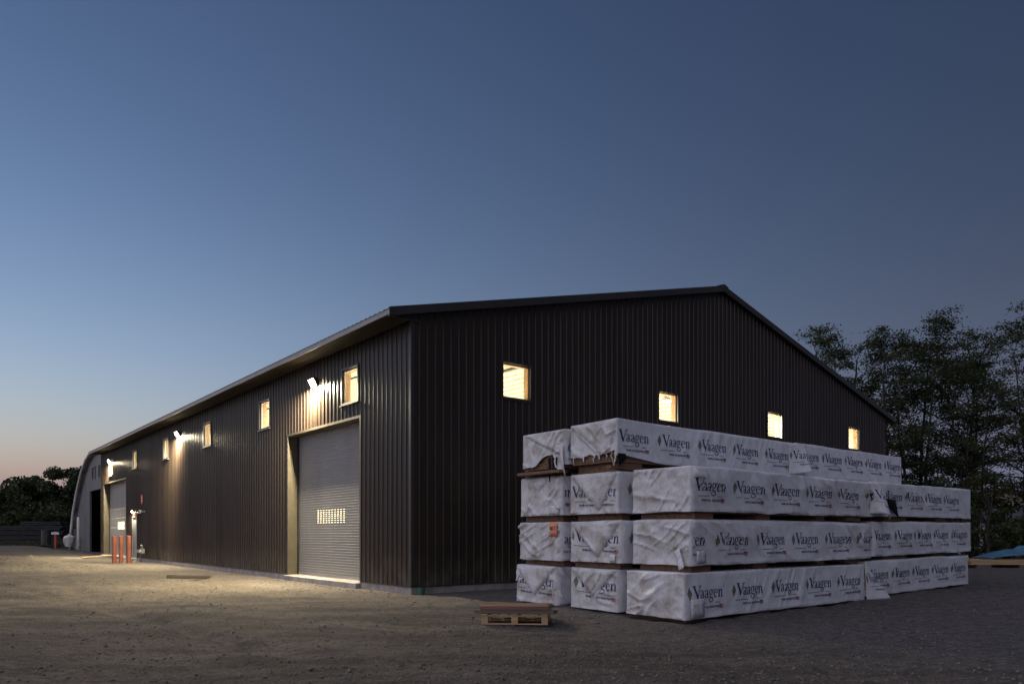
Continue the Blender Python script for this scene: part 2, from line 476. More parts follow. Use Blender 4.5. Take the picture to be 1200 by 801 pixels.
gx = np.sin(AA) * RR; gy = np.cos(AA) * RR
gz = ground_z(gx, gy)
na, nr = len(ang), len(rr)
idx = np.arange(na * nr).reshape(nr, na)
nxt = np.roll(idx, -1, axis=1)
F = np.stack([idx[:-1], nxt[:-1], nxt[1:], idx[1:]], -1).reshape(-1, 4)[:, ::-1]
V = np.stack([gx, gy, gz], -1).reshape(-1, 3)
c0 = len(V)
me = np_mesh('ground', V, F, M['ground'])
bmg = bmesh.new(); bmg.from_mesh(me); bmg.verts.ensure_lookup_table()
bmg.faces.new([bmg.verts[i] for i in idx[0]])
bmesh.ops.recalc_face_normals(bmg, faces=list(bmg.faces)); bmg.to_mesh(me); bmg.free()
g_o = link('ground', me, smooth=True)
tag(g_o, kind='structure')

def scatter_stones():
    rng = np.random.default_rng(4)
    n = 26000
    r = 6.5 + 26 * rng.random(n) ** 1.5
    t = np.radians(rng.uniform(-40, 40, n))
    x = np.sin(t) * r; y = np.cos(t) * r
    a, b = (x - P0[0]) * GX + (y - P0[1]) * GY, -(x - P0[0]) * GY + (y - P0[1]) * GX
    keep = ~((a > -.15) & (b > -.15)) & ~((a > .1) & (b > -8.1) & (b < -3.2))
    x, y = x[keep], y[keep]; n = len(x)
    s = .007 + .024 * rng.random(n) ** 6
    s[rng.random(n) < .004] *= 2.0
    # rubble along the foot of the walls and the door sill
    k = 420
    rb = np.concatenate([rng.uniform(-.3, 12, k // 2), rng.uniform(2.5, 7.6, k // 4), rng.uniform(0, 27, k - k // 2 - k // 4)])
    ra = -.12 - np.abs(rng.normal(0, .45, k)) - np.where((rb > 2.4) & (rb < 7.6), .12, 0)
    x = np.concatenate([x, P0[0] + ra * GX - rb * GY]); y = np.concatenate([y, P0[1] + ra * GY + rb * GX])
    s = np.concatenate([s, .012 + .030 * rng.random(k) ** 2.5]); n = len(x)
    z = ground_z(x, y)
    o = np.array([(1, 0, 0), (-1, 0, 0), (0, 1, 0), (0, -1, 0), (0, 0, 1), (0, 0, -1)], float)
    f = np.array([(0, 2, 4), (2, 1, 4), (1, 3, 4), (3, 0, 4), (2, 0, 5), (1, 2, 5), (3, 1, 5), (0, 3, 5)])
    q = o[None] * (s[:, None, None] * rng.uniform(.55, 1.3, (n, 6, 1)))
    q[:, :, 2] *= .6
    ph = rng.uniform(0, 6.28, n); c, sn = np.cos(ph)[:, None], np.sin(ph)[:, None]
    X = q[:, :, 0] * c - q[:, :, 1] * sn; Y = q[:, :, 0] * sn + q[:, :, 1] * c
    V = np.stack([X + x[:, None], Y + y[:, None], q[:, :, 2] + z[:, None] + s[:, None] * .15], -1).reshape(-1, 3)
    F = (f[None] + 6 * np.arange(n)[:, None, None]).reshape(-1, 3)
    o = link('gravel', np_mesh('gravel', V, F, M['stone']))
    tag(o, 'loose gravel stones scattered over the dirt yard', 'gravel', kind='stuff')
scatter_stones()

# ------------------------------------------------------------------ the big metal building
WID, LEN = 24.36, 38.0
ZS = .155                    # bottom of siding
Z_SOF = 6.47                 # horizontal soffit
RIDGE, PITCH = 9.84, .25
def roof_z(a): return RIDGE - PITCH * abs(a - WID / 2)
root = bempty('metal_building', 0, 0, 0, 'large dark brown metal-sided building with lit windows and low gable roof', 'building')

WB = [2.70, 8.99, 15.33, 21.66, 28.08, 34.42]      # windows in the long wall (start of b)
WG = [2.75, 8.97, 15.07, 21.10]                    # windows in the gable wall (start of a)
WZ0, WZ1, WW = 4.97, 5.87, .92
D1 = (2.58, 7.42, .12, 4.47)                       # near roller door opening (b0,b1,z0,z1)
D2 = (30.66, 36.96, .12, 4.50)
DE = (28.02, 29.12, .12, 2.36)                     # entry door
open_side = [(b, b + WW, WZ0, WZ1) for b in WB] + [D1, D2, DE]
open_gab = [(a, a + WW, WZ0, WZ1) for a in WG]

def cuts(u0, u1, ops):
    e = sorted({u0, u1} | {x for o in ops for x in o[:2] if u0 < x < u1})
    return list(zip(e[:-1], e[1:]))
def zspans(um, zb, zt, ops):
    sp = [(zb, zt)]
    for o in ops:
        if o[0] < um < o[1]:
            nsp = []
            for s0, s1 in sp:
                if o[2] > s0: nsp.append((s0, min(s1, o[2])))
                if o[3] < s1: nsp.append((max(s0, o[3]), s1))
            sp = nsp
    return [s for s in sp if s[1] - s[0] > 1e-4]
RIB, RH = .2286, .024
def rib_off(u):
    """profile height of a ribbed panel at u"""
    d = abs((u + RIB / 2) % RIB - RIB / 2)
    if d <= .0105: return RH
    if d >= .0260: return 0
    return RH * (.0260 - d) / (.0155)
def siding(u0, u1, zb, ztop, ops, place):
    mb = MB()
    br = {u0, u1}
    k = math.floor(u0 / RIB) - 1
    while k * RIB < u1 + RIB:
        for d in (-.0260, -.0105, .0105, .0260):
            if u0 < k * RIB + d < u1: br.add(k * RIB + d)
        k += 1
    for o in ops:
        for x in o[:2]:
            if u0 < x < u1: br.add(x)
    br = sorted(br)
    for x0, x1 in zip(br[:-1], br[1:]):
        um = (x0 + x1) / 2
        for s0, s1 in zspans(um, zb, 99, ops):
            t0, t1 = (ztop(x0), ztop(x1)) if s1 == 99 else (s1, s1)
            if t0 <= s0 and t1 <= s0: continue
            o0, o1 = rib_off(x0), rib_off(x1)
            mb.add([place(x0, o0, s0), place(x1, o1, s0), place(x1, o1, t1), place(x0, o0, t0)], [(0, 1, 2, 3)])
    return mb

# concrete foundation and slab
fo = MB()
fo.box((.02, .02, -.5), (WID - .02, LEN - .02, .125))
for b0, b1 in [(-.012, D1[0] - .02), (D1[1] + .02, DE[0] - .05), (DE[1] + .05, D2[0] - .02), (D2[1] + .02, LEN)]:
    fo.box((-.012, b0, -.5), (.2, b1, ZS - .012))
fo.box((.2, -.012, -.5), (WID, .2, ZS - .012))
fo.build('foundation', M['concrete'], root)
for d, nme in ((D1, 'near'), (D2, 'far')):
    sill = MB().box((-.16, d[0] - .03, -.5), (.5, d[1] + .03, .118)).build('door_sill', M['concrete'], root, bevel=.015)
MB().box((-.20, DE[0] - .05, -.3), (.3, DE[1] + .05, .11)).build('door_step', M['concrete'], root, bevel=.012)
MB().box((.25, .25, .128), (WID - .25, LEN - .25, .134)).build('interior_floor', M['slab'], root)

# long wall: inner liner (part) with siding panels (sub-parts)
def liner(ops, u0, u1, zb, ztop, place):
    mb = MB()
    for x0, x1 in cuts(u0, u1, ops):
        for s0, s1 in zspans((x0 + x1) / 2, zb, 99, ops):
            t0, t1 = (ztop(x0), ztop(x1)) if s1 == 99 else (s1, s1)
            mb.add([place(x0, s0), place(x1, s0), place(x1, t1), place(x0, t0)], [(0, 1, 2, 3)])
    return mb
side = liner(open_side, .2, LEN - .2, .13, lambda u: Z_SOF + .22, lambda u, z: (.22, u, z)).build('side_wall', M['liner'], root, fix=False)
PW = RIB * 4
u = 0.0
while u < LEN - .01:
    u1 = min(u + PW, LEN)
    siding(u, u1, ZS, lambda x: Z_SOF, open_side, lambda uu, o, z: (-.002 - o, uu, z)).build('siding_panel', M['siding'], side, fix=False)
    u = u1
gab = liner(open_gab, .2, WID - .2, .13, lambda x: roof_z(x) - .4, lambda x, z: (x, .22, z)).build('gable_wall', M['liner'], root, fix=False)
u = 0.0
OV, RK = .66, .16
while u < WID - .01:
    u1 = min(u + PW, WID)
    zt = lambda x: roof_z(x) - .10
    if u < WID / 2 < u1:
        mb = siding(u, WID / 2, ZS, zt, open_gab, lambda uu, o, z: (uu, -.002 - o, z))
        m2 = siding(WID / 2, u1, ZS, zt, open_gab, lambda uu, o, z: (uu, -.002 - o, z))
        mb.add(m2.v, m2.f)
    else:
        mb = siding(u, u1, ZS, zt, open_gab, lambda uu, o, z: (uu, -.002 - o, z))
    mb.build('siding_panel', M['siding'], gab, fix=False)
    u = u1
for (u0, u1) in ((-OV + .03, 0), (WID, WID + OV - .03)):
    siding(u0, u1, Z_SOF, lambda x: roof_z(x) - .10, [], lambda uu, o, z: (uu, -.002 - o, z)).build('eave_end_panel', M['siding'], gab, fix=False)
MB().add([(WID, 0, -.2), (WID, LEN, -.2), (WID, LEN, Z_SOF + .2), (WID, 0, Z_SOF + .2)], [(0, 1, 2, 3)]).build('far_side_wall', M['siding'], root, fix=False)
MB().add([(0, LEN, -.2), (WID, LEN, -.2), (WID, LEN, roof_z(WID) - .1), (WID / 2, LEN, RIDGE - .1), (0, LEN, roof_z(0) - .1)], [(4, 3, 2, 1, 0)]).build('rear_wall', M['siding'], root, fix=False)
MB().add([(WID - .1, .25, .14), (WID - .1, LEN - .25, .14), (WID - .1, LEN - .25, Z_SOF), (WID - .1, .25, Z_SOF)], [(0, 3, 2, 1)]).build('far_side_liner', M['liner'], root, fix=False)
MB().add([(.25, LEN - .1, .14), (WID - .25, LEN - .1, .14), (WID - .25, LEN - .1, Z_SOF), (WID / 2, LEN - .1, RIDGE - .5), (.25, LEN - .1, Z_SOF)], [(0, 1, 2, 3, 4)]).build('rear_liner', M['liner'], root, fix=False)
# corner trims
MB().box((-.024, -.024, ZS - .01), (-.0225 + .085, -.0225, Z_SOF - .004)).box((-.024, -.0225, ZS - .01), (-.0225, .085, Z_SOF - .004)).build('corner_trim', M['trim'], root)
MB().box((-.024, LEN - .09, ZS - .01), (-.0225, LEN + .02, Z_SOF - .004)).build('corner_trim', M['trim'], root)
MB().box((WID - .09, -.024, ZS - .01), (WID + .02, -.0225, Z_SOF - .004)).build('corner_trim', M['trim'], root)
# base flashing
MB().box((-.035, -.03, ZS - .022), (-.0225, D1[0] - .07, ZS - .002)).build('base_flashing', M['trim'], root)
MB().box((-.035, D1[1] + .07, ZS - .022), (-.0225, DE[0] - .06, ZS - .002)).build('base_flashing', M['trim'], root)
MB().box((-.02, -.035, ZS - .022), (WID, -.0225, ZS - .002)).build('base_flashing', M['trim'], root)

# roof
deck = MB()
for s in (-1, 1):
    e = -OV if s < 0 else WID + OV
    c = WID / 2
    z0, z1 = RIDGE - .06, roof_z(e) - .06
    deck.add([(c, -RK, z0), (e, -RK, z1), (e, LEN + RK, z1), (c, LEN + RK, z0), (c, -RK, z0 - .05), (e, -RK, z1 - .05), (e, LEN + RK, z1 - .05), (c, LEN + RK, z0 - .05)],
             [(0, 1, 2, 3), (7, 6, 5, 4), (0, 4, 5, 1), (1, 5, 6, 2), (2, 6, 7, 3)])
roof = deck.build('roof', M['roofsteel'], root)
def roof_panel_mesh(s, y0, y1):
    mb = MB(); e = -OV - .04 if s < 0 else WID + OV + .04; c = WID / 2
    br = sorted({0, y1 - y0} | {k * RIB + d for k in range(6) for d in (-.026, -.0105, .0105, .026) if 0 < k * RIB + d < y1 - y0})
    for q0, q1 in zip(br[:-1], br[1:]):
        o0, o1 = rib_off(q0) - .05, rib_off(q1) - .05
        mb.add([(c, q0, RIDGE + o0), (e, q0, roof_z(e) + o0), (e, q1, roof_z(e) + o1), (c, q1, RIDGE + o1)], [(0, 1, 2, 3)])
    return mb.mesh('roof_panel', M['roofsteel'])
for s in (-1, 1):
    me = roof_panel_mesh(s, 0, PW); y = -RK
    while y < LEN + RK - .01:
        y1 = min(y + PW, LEN + RK)
        m_ = me if y1 - y > PW - .001 else roof_panel_mesh(s, y, y1)
        link('roof_panel', m_, roof, loc=(0, y, 0)); y = y1
cap = MB(); c = WID / 2
cap.add([(c - .25, -RK - .03, RIDGE - .05), (c, -RK - .03, RIDGE + .025), (c + .25, -RK - .03, RIDGE - .05), (c - .25, LEN + RK, RIDGE - .05), (c, LEN + RK, RIDGE + .025), (c + .25, LEN + RK, RIDGE - .05)],
        [(0, 1, 4, 3), (1, 2, 5, 4), (0, 2, 1)]).build('ridge_cap', M['trim'], roof)
for s in (-1, 1):
    e = -OV if s < 0 else WID + OV
    fa = MB().box((min(e, e + s * .025), -RK - .02, Z_SOF - .02), (max(e, e + s * .025), LEN + RK, roof_z(e) - .045))
    fa.build('fascia', M['fascia'], root)
    inn = 0 if s < 0 else WID
    sf = MB(); ns = 3
    wds = np.linspace(min(e, inn), max(e, inn), ns + 1)
    for i in range(ns):
        sf.box((wds[i] + .004, .004, Z_SOF), (wds[i + 1] - .004, LEN + RK - .02, Z_SOF + .012))
    sf.box((min(e, inn), .003, Z_SOF + .013), (max(e, inn), LEN + RK - .03, Z_SOF + .02))
    sf.build('soffit', M['soffit'], root)
    rk = MB()
    z0, z1 = RIDGE - .02, roof_z(e) - .02
    y0, y1 = -RK - .025, -.03
    rk.add([(c, y0, z0), (e + s * .03, y0, z1), (e + s * .03, y0, z1 - .20), (c, y0, z0 - .20), (c, y1, z0 - .03), (e, y1, z1 - .03), (e, y1, z1 - .20), (c, y1, z0 - .20)],
           [(0, 1, 2, 3), (0, 4, 5, 1), (3, 2, 6, 7), (1, 5, 6, 2), (4, 7, 6, 5), (0, 3, 7, 4)])
    rk.build('rake_trim', M['trim'], root)
    jc = MB().box((e + (.0 if s < 0 else -.9), -.05, Z_SOF - .035), (e + (.9 if s < 0 else 0), -.0215, Z_SOF - .002))
    jc.build('eave_return_trim', M['trim'], root)

# windows
def ring(mb, u0, u1, z0, z1, w, d0, d1, place):
    def bx(a0, a1, b0, b1):
        p = [place(x, d, z) for d in (d0, d1) for (x, z) in ((a0, b0), (a1, b0), (a1, b1), (a0, b1))]
        mb.add(p, [(0, 1, 2, 3), (7, 6, 5, 4), (0, 4, 5, 1), (1, 5, 6, 2), (2, 6, 7, 3), (3, 7, 4, 0)])
    bx(u0 - w, u1 + w, z0 - w, z0); bx(u0 - w, u1 + w, z1, z1 + w)
    bx(u0 - w, u0, z0, z1); bx(u1, u1 + w, z0, z1)
    return mb
def window(u0, place, sillw):
    u1 = u0 + WW
    w = ring(MB(), u0, u1, WZ0, WZ1, .055, -.036, .03, place).build('window', M['trim'], root)
    mb = MB(); e = .02
    ring(mb, u0 + .028, u1 - .028, WZ0 + .028, WZ1 - .028, .026, .035, .225, place)
    mb.build('jamb', M['pine'], w)
    fr = ring(MB(), u0 + .035, u1 - .035, WZ0 + .035, WZ1 - .035, .034, .04, .075, place).build('sash', M['white'] if sillw else M['pine'], w)
    p = [place(x, .06, z) for x, z in ((u0 + .034, WZ0 + .034), (u1 - .034, WZ0 + .034), (u1 - .034, WZ1 - .034), (u0 + .034, WZ1 - .034))]
    MB().add(p, [(0, 1, 2, 3)]).build('pane', M['glass'], w)
    if sillw:
        q = [place(x, d, z) for d in (-.075, .03) for x, z in ((u0 - .08, WZ0 - .075), (u1 + .08, WZ0 - .075), (u1 + .08, WZ0 - .056), (u0 - .08, WZ0 - .056))]
        MB().add(q, [(0, 1, 2, 3), (7, 6, 5, 4), (0, 4, 5, 1), (1, 5, 6, 2), (2, 6, 7, 3), (3, 7, 4, 0)]).build('sill', M['fascia'], w)
for b in WB: window(b, lambda u, d, z: (d, u, z), True)
for a in WG: window(a, lambda u, d, z: (u, d, z), False)

# door openings: trims and doors
def opening_trim(d):
    b0, b1, z0, z1 = d
    mb = MB()
    mb.box((-.03, b0 - .07, z0), (.34, b0, z1 + .07)); mb.box((-.03, b1, z0), (.34, b1 + .07, z1 + .07)); mb.box((-.03, b0, z1), (.34, b1, z1 + .07))
    return mb.build('door_trim', M['jambmetal'], root)
opening_trim(D1); opening_trim(D2)
def roller_door(d, holes):
    b0, b1, z0, z1 = d
    ad = .32
    rd_b0, rd_b1 = b0 - .02, b1 + .02
    hb = []
    zs = set()
    pitch = .076
    z = z0 + .09
    prof = []
    while z < z1 + .25:
        prof += [(z, 0), (z + .050, -.003), (z + .058, -.006), (z + .070, -.006)]
        z += pitch
    zz = np.array([p[0] for p in prof]); oo = np.array([p[1] for p in prof])
    levels = list(zz)
    hz = []
    if holes:
        HB0, HB1, HZ0, HZ1, nb, nz = holes
        zr0 = zz[np.argmin(abs(zz - HZ0))]
        hp = (HZ1 - HZ0) / nz
        hz = [(HZ0 + i * hp + .017, HZ0 + (i + 1) * hp - .017) for i in range(nz)]
        bp = (HB1 - HB0) / nb
        hb = [(HB0 + i * bp + .045, HB0 + (i + 1) * bp - .045) for i in range(nb)]
        levels += [x for h in hz for x in h]
    levels = sorted(levels)
    bs = sorted([rd_b0, rd_b1] + [x for h in hb for x in h])
    mb = MB()
    f_o = lambda q: ad + float(np.interp(q, zz, oo))
    for l0, l1 in zip(levels[:-1], levels[1:]):
        zm = (l0 + l1) / 2
        inz = any(h[0] < zm < h[1] for h in hz)
        if not inz:
            mb.add([(f_o(l0), rd_b0, l0), (f_o(l1), rd_b0, l1), (f_o(l1), rd_b1, l1), (f_o(l0), rd_b1, l0)], [(0, 1, 2, 3)]); continue
        for x0, x1 in zip(bs[:-1], bs[1:]):
            xm = (x0 + x1) / 2
            if any(h[0] < xm < h[1] for h in hb): continue
            mb.add([(f_o(l0), x0, l0), (f_o(l1), x0, l1), (f_o(l1), x1, l1), (f_o(l0), x1, l0)], [(0, 1, 2, 3)])
    rd = mb.build('roller_door', M['door'], root)
    MB().box((ad - .03, b0 + .01, z0 + .005), (ad + .02, b1 - .01, z0 + .095)).build('bottom_bar', M['galv'], rd)
    for x in (b0, b1 - .09):
        MB().box((ad - .045, x + .002, z0 + .004), (ad - .018, x + .088, z1 - .002)).build('guide', M['darksteel'] if x > b0 else M['trim'], rd)
    if holes:
        MB().box((ad + .02, HB0, HZ0), (ad + .024, HB1, HZ1)).build('vision_pane', M['glass'], rd)
    return rd
roller_door(D1, (4.10, 6.02, 1.71, 2.14, 10, 7))
# sectional far door
def panel_door(d):
    b0, b1, z0, z1 = d
    mb = MB(); n = 8; hgt = (z1 + .1 - z0) / n
    wb0, wb1, wz0, wz1 = 32.7, 34.5, 1.68, 2.14
    ops = [(wb0, wb1, wz0, wz1)]
    for i in range(n):
        s0, s1 = z0 + i * hgt + .004, z0 + (i + 1) * hgt - .004
        for x0, x1 in cuts(b0, b1, ops):
            for q0, q1 in zspans((x0 + x1) / 2, s0, s1, ops):
                mb.box((.30, x0, q0), (.34, x1, q1))
    rd = mb.build('sectional_door', M['door'], root)
    MB().box((.315, wb0, wz0), (.32, wb1, wz1)).build('pane', M['glass'], rd)
    MB().box((.345, b0, z0), (.35, b1, wz0 - .05)).build('door_back', M['door'], rd)
    for x in (b0, b1 - .1):
        MB().box((.27, x + .003, z0 + .004), (.297, x + .097, z1 - .002)).build('guide', M['darksteel'], rd)
panel_door(D2)
# entry door
ed = MB().box((.03, DE[0] + .06, DE[2]), (.075, DE[1] - .06, DE[3] - .06)).build('entry_door', M['door'], root, bevel=.004)
ring(MB(), DE[0] + .06, DE[1] - .06, DE[2] + .06, DE[3] - .06, .055, -.03, .12, lambda u, d, z: (d, u, z)).build('door_frame', M['galv'], ed)
MB().tube([(.02, DE[0] + .15, 1.07), (-.03, DE[0] + .15, 1.07), (-.03, DE[0] + .27, 1.07)], .012).build('handle', M['galv'], ed, smooth=True)

# interior seen through the glass: sloped liner ceiling, battens, posts
ce = MB()
for s in (-1, 1):
    e = .23 if s < 0 else WID - .23
    ce.add([(c, .23, RIDGE - .42), (e, .23, roof_z(e) - .42), (e, LEN - .23, roof_z(e) - .42), (c, LEN - .23, RIDGE - .42)], [(0, 1, 2, 3)])
ceil = ce.build('ceiling', M['ceil'], root, fix=False)
for i, x in enumerate(np.arange(.6, WID - .4, .40)):
    MB().box((x, .3, roof_z(x) - .50), (x + .05, LEN - .3, roof_z(x) - .425 - PITCH * .06)).build('batten', M['ceil'], ceil, fix=False)
for b in np.arange(6.4, LEN, 6.3):
    if 2.2 < b < 7.6 or 27.8 < b < 37.2: continue
    for s in (.24, WID - .44):
        MB().box((s, b, .13), (s + .2, b + .2, Z_SOF - .05)).build('post', M['pine'], root, fix=False)
for x in np.arange(6.1, WID - 1, 6.1):
    MB().box((x, .24, .13), (x + .2, .44, roof_z(x) - .45)).build('post', M['pine'], root, fix=False)
MB().tube([(4.2, .6, 6.15), (4.2, 30, 6.15)], .045, 8).build('sprinkler_pipe', M['darksteel'], root, smooth=True)
MB().tube([(1.3, .6, 6.25), (23, .6, 6.25)], .03, 8).build('conduit', M['darksteel'], root, smooth=True)
MB().tube([(.9, .8, 6.0), (.9, 36, 6.0)], .03, 8).build('conduit', M['darksteel'], root, smooth=True)

# high bay lamps hanging inside
BAY = [(12.3, 2.4, 6.28), (4.6, 6.0, 6.0), (19.2, 7.0, 6.0), (5.2, 19.0, 6.0), (5.2, 31.0, 6.0), (18.5, 24.0, 6.0)]
for i, (a, b, z) in enumerate(BAY):
    where = ['glowing in the second gable window', 'nearest the roller door end', 'on the far side near the gable', 'midway along the long wall', 'by the far roller door', 'towards the back of the hall'][i]
    hb = bempty('high_bay_lamp', a, b, z, 'hanging high bay lamp inside the hall, ' + where, 'lamp', 'high bay lamps inside the building')
    MB().tube([(0, 0, 0), (0, 0, .10), (0, 0, .2)], [.19, .15, .05], 14).build('shade', M['galv'], hb, smooth=True)
    MB().tube([(0, 0, -.012), (0, 0, -.004)], .17, 14).build('lens', M['baylens'], hb)
    top = roof_z(a) - .5 - z
    MB().tube([(0, 0, .2), (0, 0, top)], .008, 6).build('hanger', M['darksteel'], hb)
    ld = bpy.data.lights.new('bay_light', 'AREA'); ld.shape = 'DISK'; ld.size = .34; ld.energy = 66; ld.color = (1, .91, .72)
    lo = bpy.data.objects.new('bay_light', ld); C.objects.link(lo); lo.parent = hb; lo.location = (0, 0, -.02)

# ------------------------------------------------------------------ wall lights on the long wall
def wall_light(b, z, label, power, small=False):
    k = .5 if small else .85
    r = bempty('wall_light', -.022, b, z, label, 'light', 'lights on the long wall')
    MB().box((-.05 * k, -.10 * k, -.10 * k), (0, .10 * k, .10 * k)).build('back_plate', M['darksteel'], r, bevel=.006)
    h = MB(); w = .20 * k
    pr = [(-.05 * k, .13 * k), (-.15 * k, .14 * k), (-.19 * k, .10 * k), (-.18 * k, .085 * k), (-.05 * k, -.15 * k)]
    vs = [(x, -w, zz) for x, zz in pr] + [(x, w, zz) for x, zz in pr]; n = len(pr)
    h.add(vs, [tuple(range(n)), tuple(range(2 * n - 1, n - 1, -1))] + [(i, n + i, n + (i + 1) % n, (i + 1) % n) for i in range(n)])
    h.build('housing', M['darksteel'], r, bevel=.004)
    # bulging lens below and in front
    l = MB(); N = 10; rings = []
    A0 = Vector((-.185 * k, 0, .08 * k)); B0 = Vector((-.06 * k, 0, -.155 * k)); nrm = Vector((-.88, 0, -.47)).normalized()
    rows = 5; cols = 9
    for i in range(rows):
        for j in range(cols):
            s, q = i / (rows - 1), j / (cols - 1)
            bul = (1 - (2 * s - 1) ** 2) * (1 - (2 * q - 1) ** 2)
            p = A0.lerp(B0, s) + nrm * (.010 + .065 * k * bul)
            l.v.append((p.x, -w * .93 + 2 * w * .93 * q, p.z))
    for i in range(rows - 1):
        for j in range(cols - 1):
            l.f.append([i * cols + j, i * cols + j + 1, (i + 1) * cols + j + 1, (i + 1) * cols + j]); l.m.append(0)
    l.build('lens', M['lens'], r, smooth=True)
    ld = bpy.data.lights.new('wall_light_lamp', 'AREA'); ld.shape = 'RECTANGLE'; ld.size = .28 * k; ld.size_y = .2 * k; ld.energy = power
    ld.color = (1, .86, .58)
    lo = bpy.data.objects.new('wall_light_lamp', ld); C.objects.link(lo); lo.parent = r
    lo.location = tuple(A0.lerp(B0, .5) + nrm * (.065 * k + .03)); lo.rotation_euler = (0, R(17), 0)
wall_light(5.33, 5.84, 'bright wall light above the near roller door', 19)
wall_light(19.78, 5.86, 'bright wall light midway along the long wall', 19)
wall_light(34.75, 5.80, 'bright wall light above the far roller door', 15)
wall_light(28.75, 2.62, 'small bright light over the narrow entry door', .9, True)

# ------------------------------------------------------------------ bits by the far door
for i, (a, b) in enumerate([(-1.86, 23.91), (-1.61, 23.71), (-1.32, 23.48)]):
    pos = ['left', 'middle', 'right'][i]
    o = bempty('bollard', a, b, 0, ['leftmost', 'middle', 'rightmost'][i] + ' of the three rust-red steel bollards by the far door', 'bollard', 'bollards by the far door')
    MB().tube([(0, 0, -.1), (0, 0, 1.28), (0, 0, 1.31), (0, 0, 1.325)], [.10, .10, .09, .03], 18).build('post', M['rust'], o, smooth=False)
    MB().tube([(0, 0, -.1), (0, 0, .02)], .16, 14).build('concrete_collar', M['concrete'], o)
gm = bempty('gas_meter', -.22, 26.2, 0, 'gas meter and riser pipe against the brown wall by entry door', 'gas meter')
MB().tube([(0, 0, -.1), (0, 0, .55), (0, 0, .78), (0, -.04, .82), (0, -.30, .82), (0, -.34, .78), (0, -.34, .66)], .03, 8).build('riser_pipe', M['galv'], gm, smooth=True)
MB().box((-.10, -.46, .40), (.10, -.22, .66)).build('meter_body', M['galv'], gm, bevel=.03)
MB().tube([(0, 0, .52), (-.05, .22, .52)], .025, 8).build('branch_pipe', M['galv'], gm, smooth=True)
MB().tube([(-.05, .22, .44), (-.05, .22, .60)], .085, 12).build('regulator', M['galv'], gm, smooth=False)
MB().tube([(-.13, -.34, .53), (-.10, -.34, .53)], .07, 12).build('dial', M['white'], gm)
sg = bempty('alarm_sign', -.028, 26.84, 2.98, 'small red sign plate on the brown wall right of entry lamp', 'sign')
MB().box((-.012, -.16, 0), (0, .16, .44)).build('plate', M['redpaint'], sg, bevel=.004)
MB().box((-.0145, -.10, .27), (-.0125, .10, .33)).box((-.0145, -.10, .12), (-.0125, .10, .18)).build('marking', M['white'], sg)
cb = bempty('junction_box', -.03, 27.35, 2.55, 'pale conduit and box on the wall beside the entry lamp', 'conduit')
MB().tube([(-.03, 1.2, 0), (-.03, -1.2, 0)], .022, 8).build('conduit', M['galv'], cb, smooth=True)
MB().box((-.10, -.5, -.08), (0, -.2, .10)).build('box', M['galv'], cb, bevel=.01)
MB().box((-.09, .35, -.2), (0, .5, -.02)).build('switch', M['redpaint'], cb, bevel=.01)
rm = bempty('plank_ramp', -.95, 33.6, .0, 'pale planks laid as a ramp at the far door', 'ramp')
for i in range(3):
    p = MB(); y = -.45 + i * .32
    p.add([(-.75, y, .01), (.72, y - .05, .13), (.72, y + .22, .13), (-.75, y + .27, .01), (-.75, y, .06), (.72, y - .05, .18), (.72, y + .22, .18), (-.75, y + .27, .06)],
          [(0, 3, 2, 1), (4, 5, 6, 7), (0, 1, 5, 4), (1, 2, 6, 5), (2, 3, 7, 6), (3, 0, 4, 7)])
    p.build('plank', M['palletwood'], rm)
tb = empty('timber_beam', (-10.27, 23.35, float(max(ground_z(-10.27 + d_, 23.28) for d_ in (-.6, -.3, 0, .3, .6))) + .005), .02, 'single squared timber lying on the lit dirt before the long wall', 'timber')
MB().box((-.42, -.07, 0), (.66, .07, .11)).build('beam', M['oldwood'], tb, bevel=.006)
MB().box((-.66, -.11, 0), (-.43, .07, .12)).build('block', M['oldwood'], tb, bevel=.006)
gp = bempty('green_pipe_stub', .16, -.18, 0, 'short green plastic pipe stub at the foot of the building corner', 'pipe')
MB().tube([(0, 0, -.1), (0, 0, .125), (0, 0, .13)], [.085, .085, .065], 18).build('pipe', M['greenplastic'], gp, smooth=False)
MB().tube([(0, 0, .105), (0, 0, .137)], .094, 18).build('cap', M['greenplastic'], gp, smooth=False)

# ------------------------------------------------------------------ pallet with loose planks
pr_ = empty('wooden_pallet', (.04, 11.25, float(ground_z(.04, 11.6)) - .005), -.085, 'small pale wooden pallet on the dark gravel', 'pallet')
pw, pd = 1.02, 1.0
for y in (0, pd / 2 - .045, pd - .09):
    s_ = MB().box((-pw / 2, y, .0), (pw / 2, y + .09, .018)).build('bottom_board', M['palletwood'], pr_, bevel=.002)
    MB().box((-pw / 2, y, .125), (pw / 2, y + .09, .143)).build('stringer_board', M['palletwood'], pr_, bevel=.002)
    for x in (-pw / 2, -.05, pw / 2 - .1):
        MB().box((x, y + .002, .019), (x + .1, y + .088, .124)).build('block', M['palletwood'], pr_, bevel=.003)
for k in range(7):
    x = -pw / 2 + k * (pw - .095) / 6
    MB().box((x, -.01, .144), (x + .095, pd, .160), jit=.002).build('deck_board', M['palletwood'], pr_)
ws = M['oldwood'], M['plankred'], M['oldwood'], M['lumber'], M['plankred'], M['plankred']
pl = [(-.62, .60, .02, .13, 0), (-.50, .66, .16, .27, 0), (-.58, .58, .33, .46, 0), (-.55, .52, .05, .19, 1), (-.56, .50, .24, .40, 1), (-.60, .57, .52, .66, 0), (-.50, .56, .48, .62, 1)]
names = ['grey plank at the front of the pile on the pallet', 'grey-brown plank sticking out right on the pallet', 'weathered plank in the middle of the pallet', 'reddish plank on top at the front of the pallet', 'reddish plank on top in the middle of the pallet', 'grey plank at the back of the pile on the pallet', 'brown plank on top at the back of the pallet']
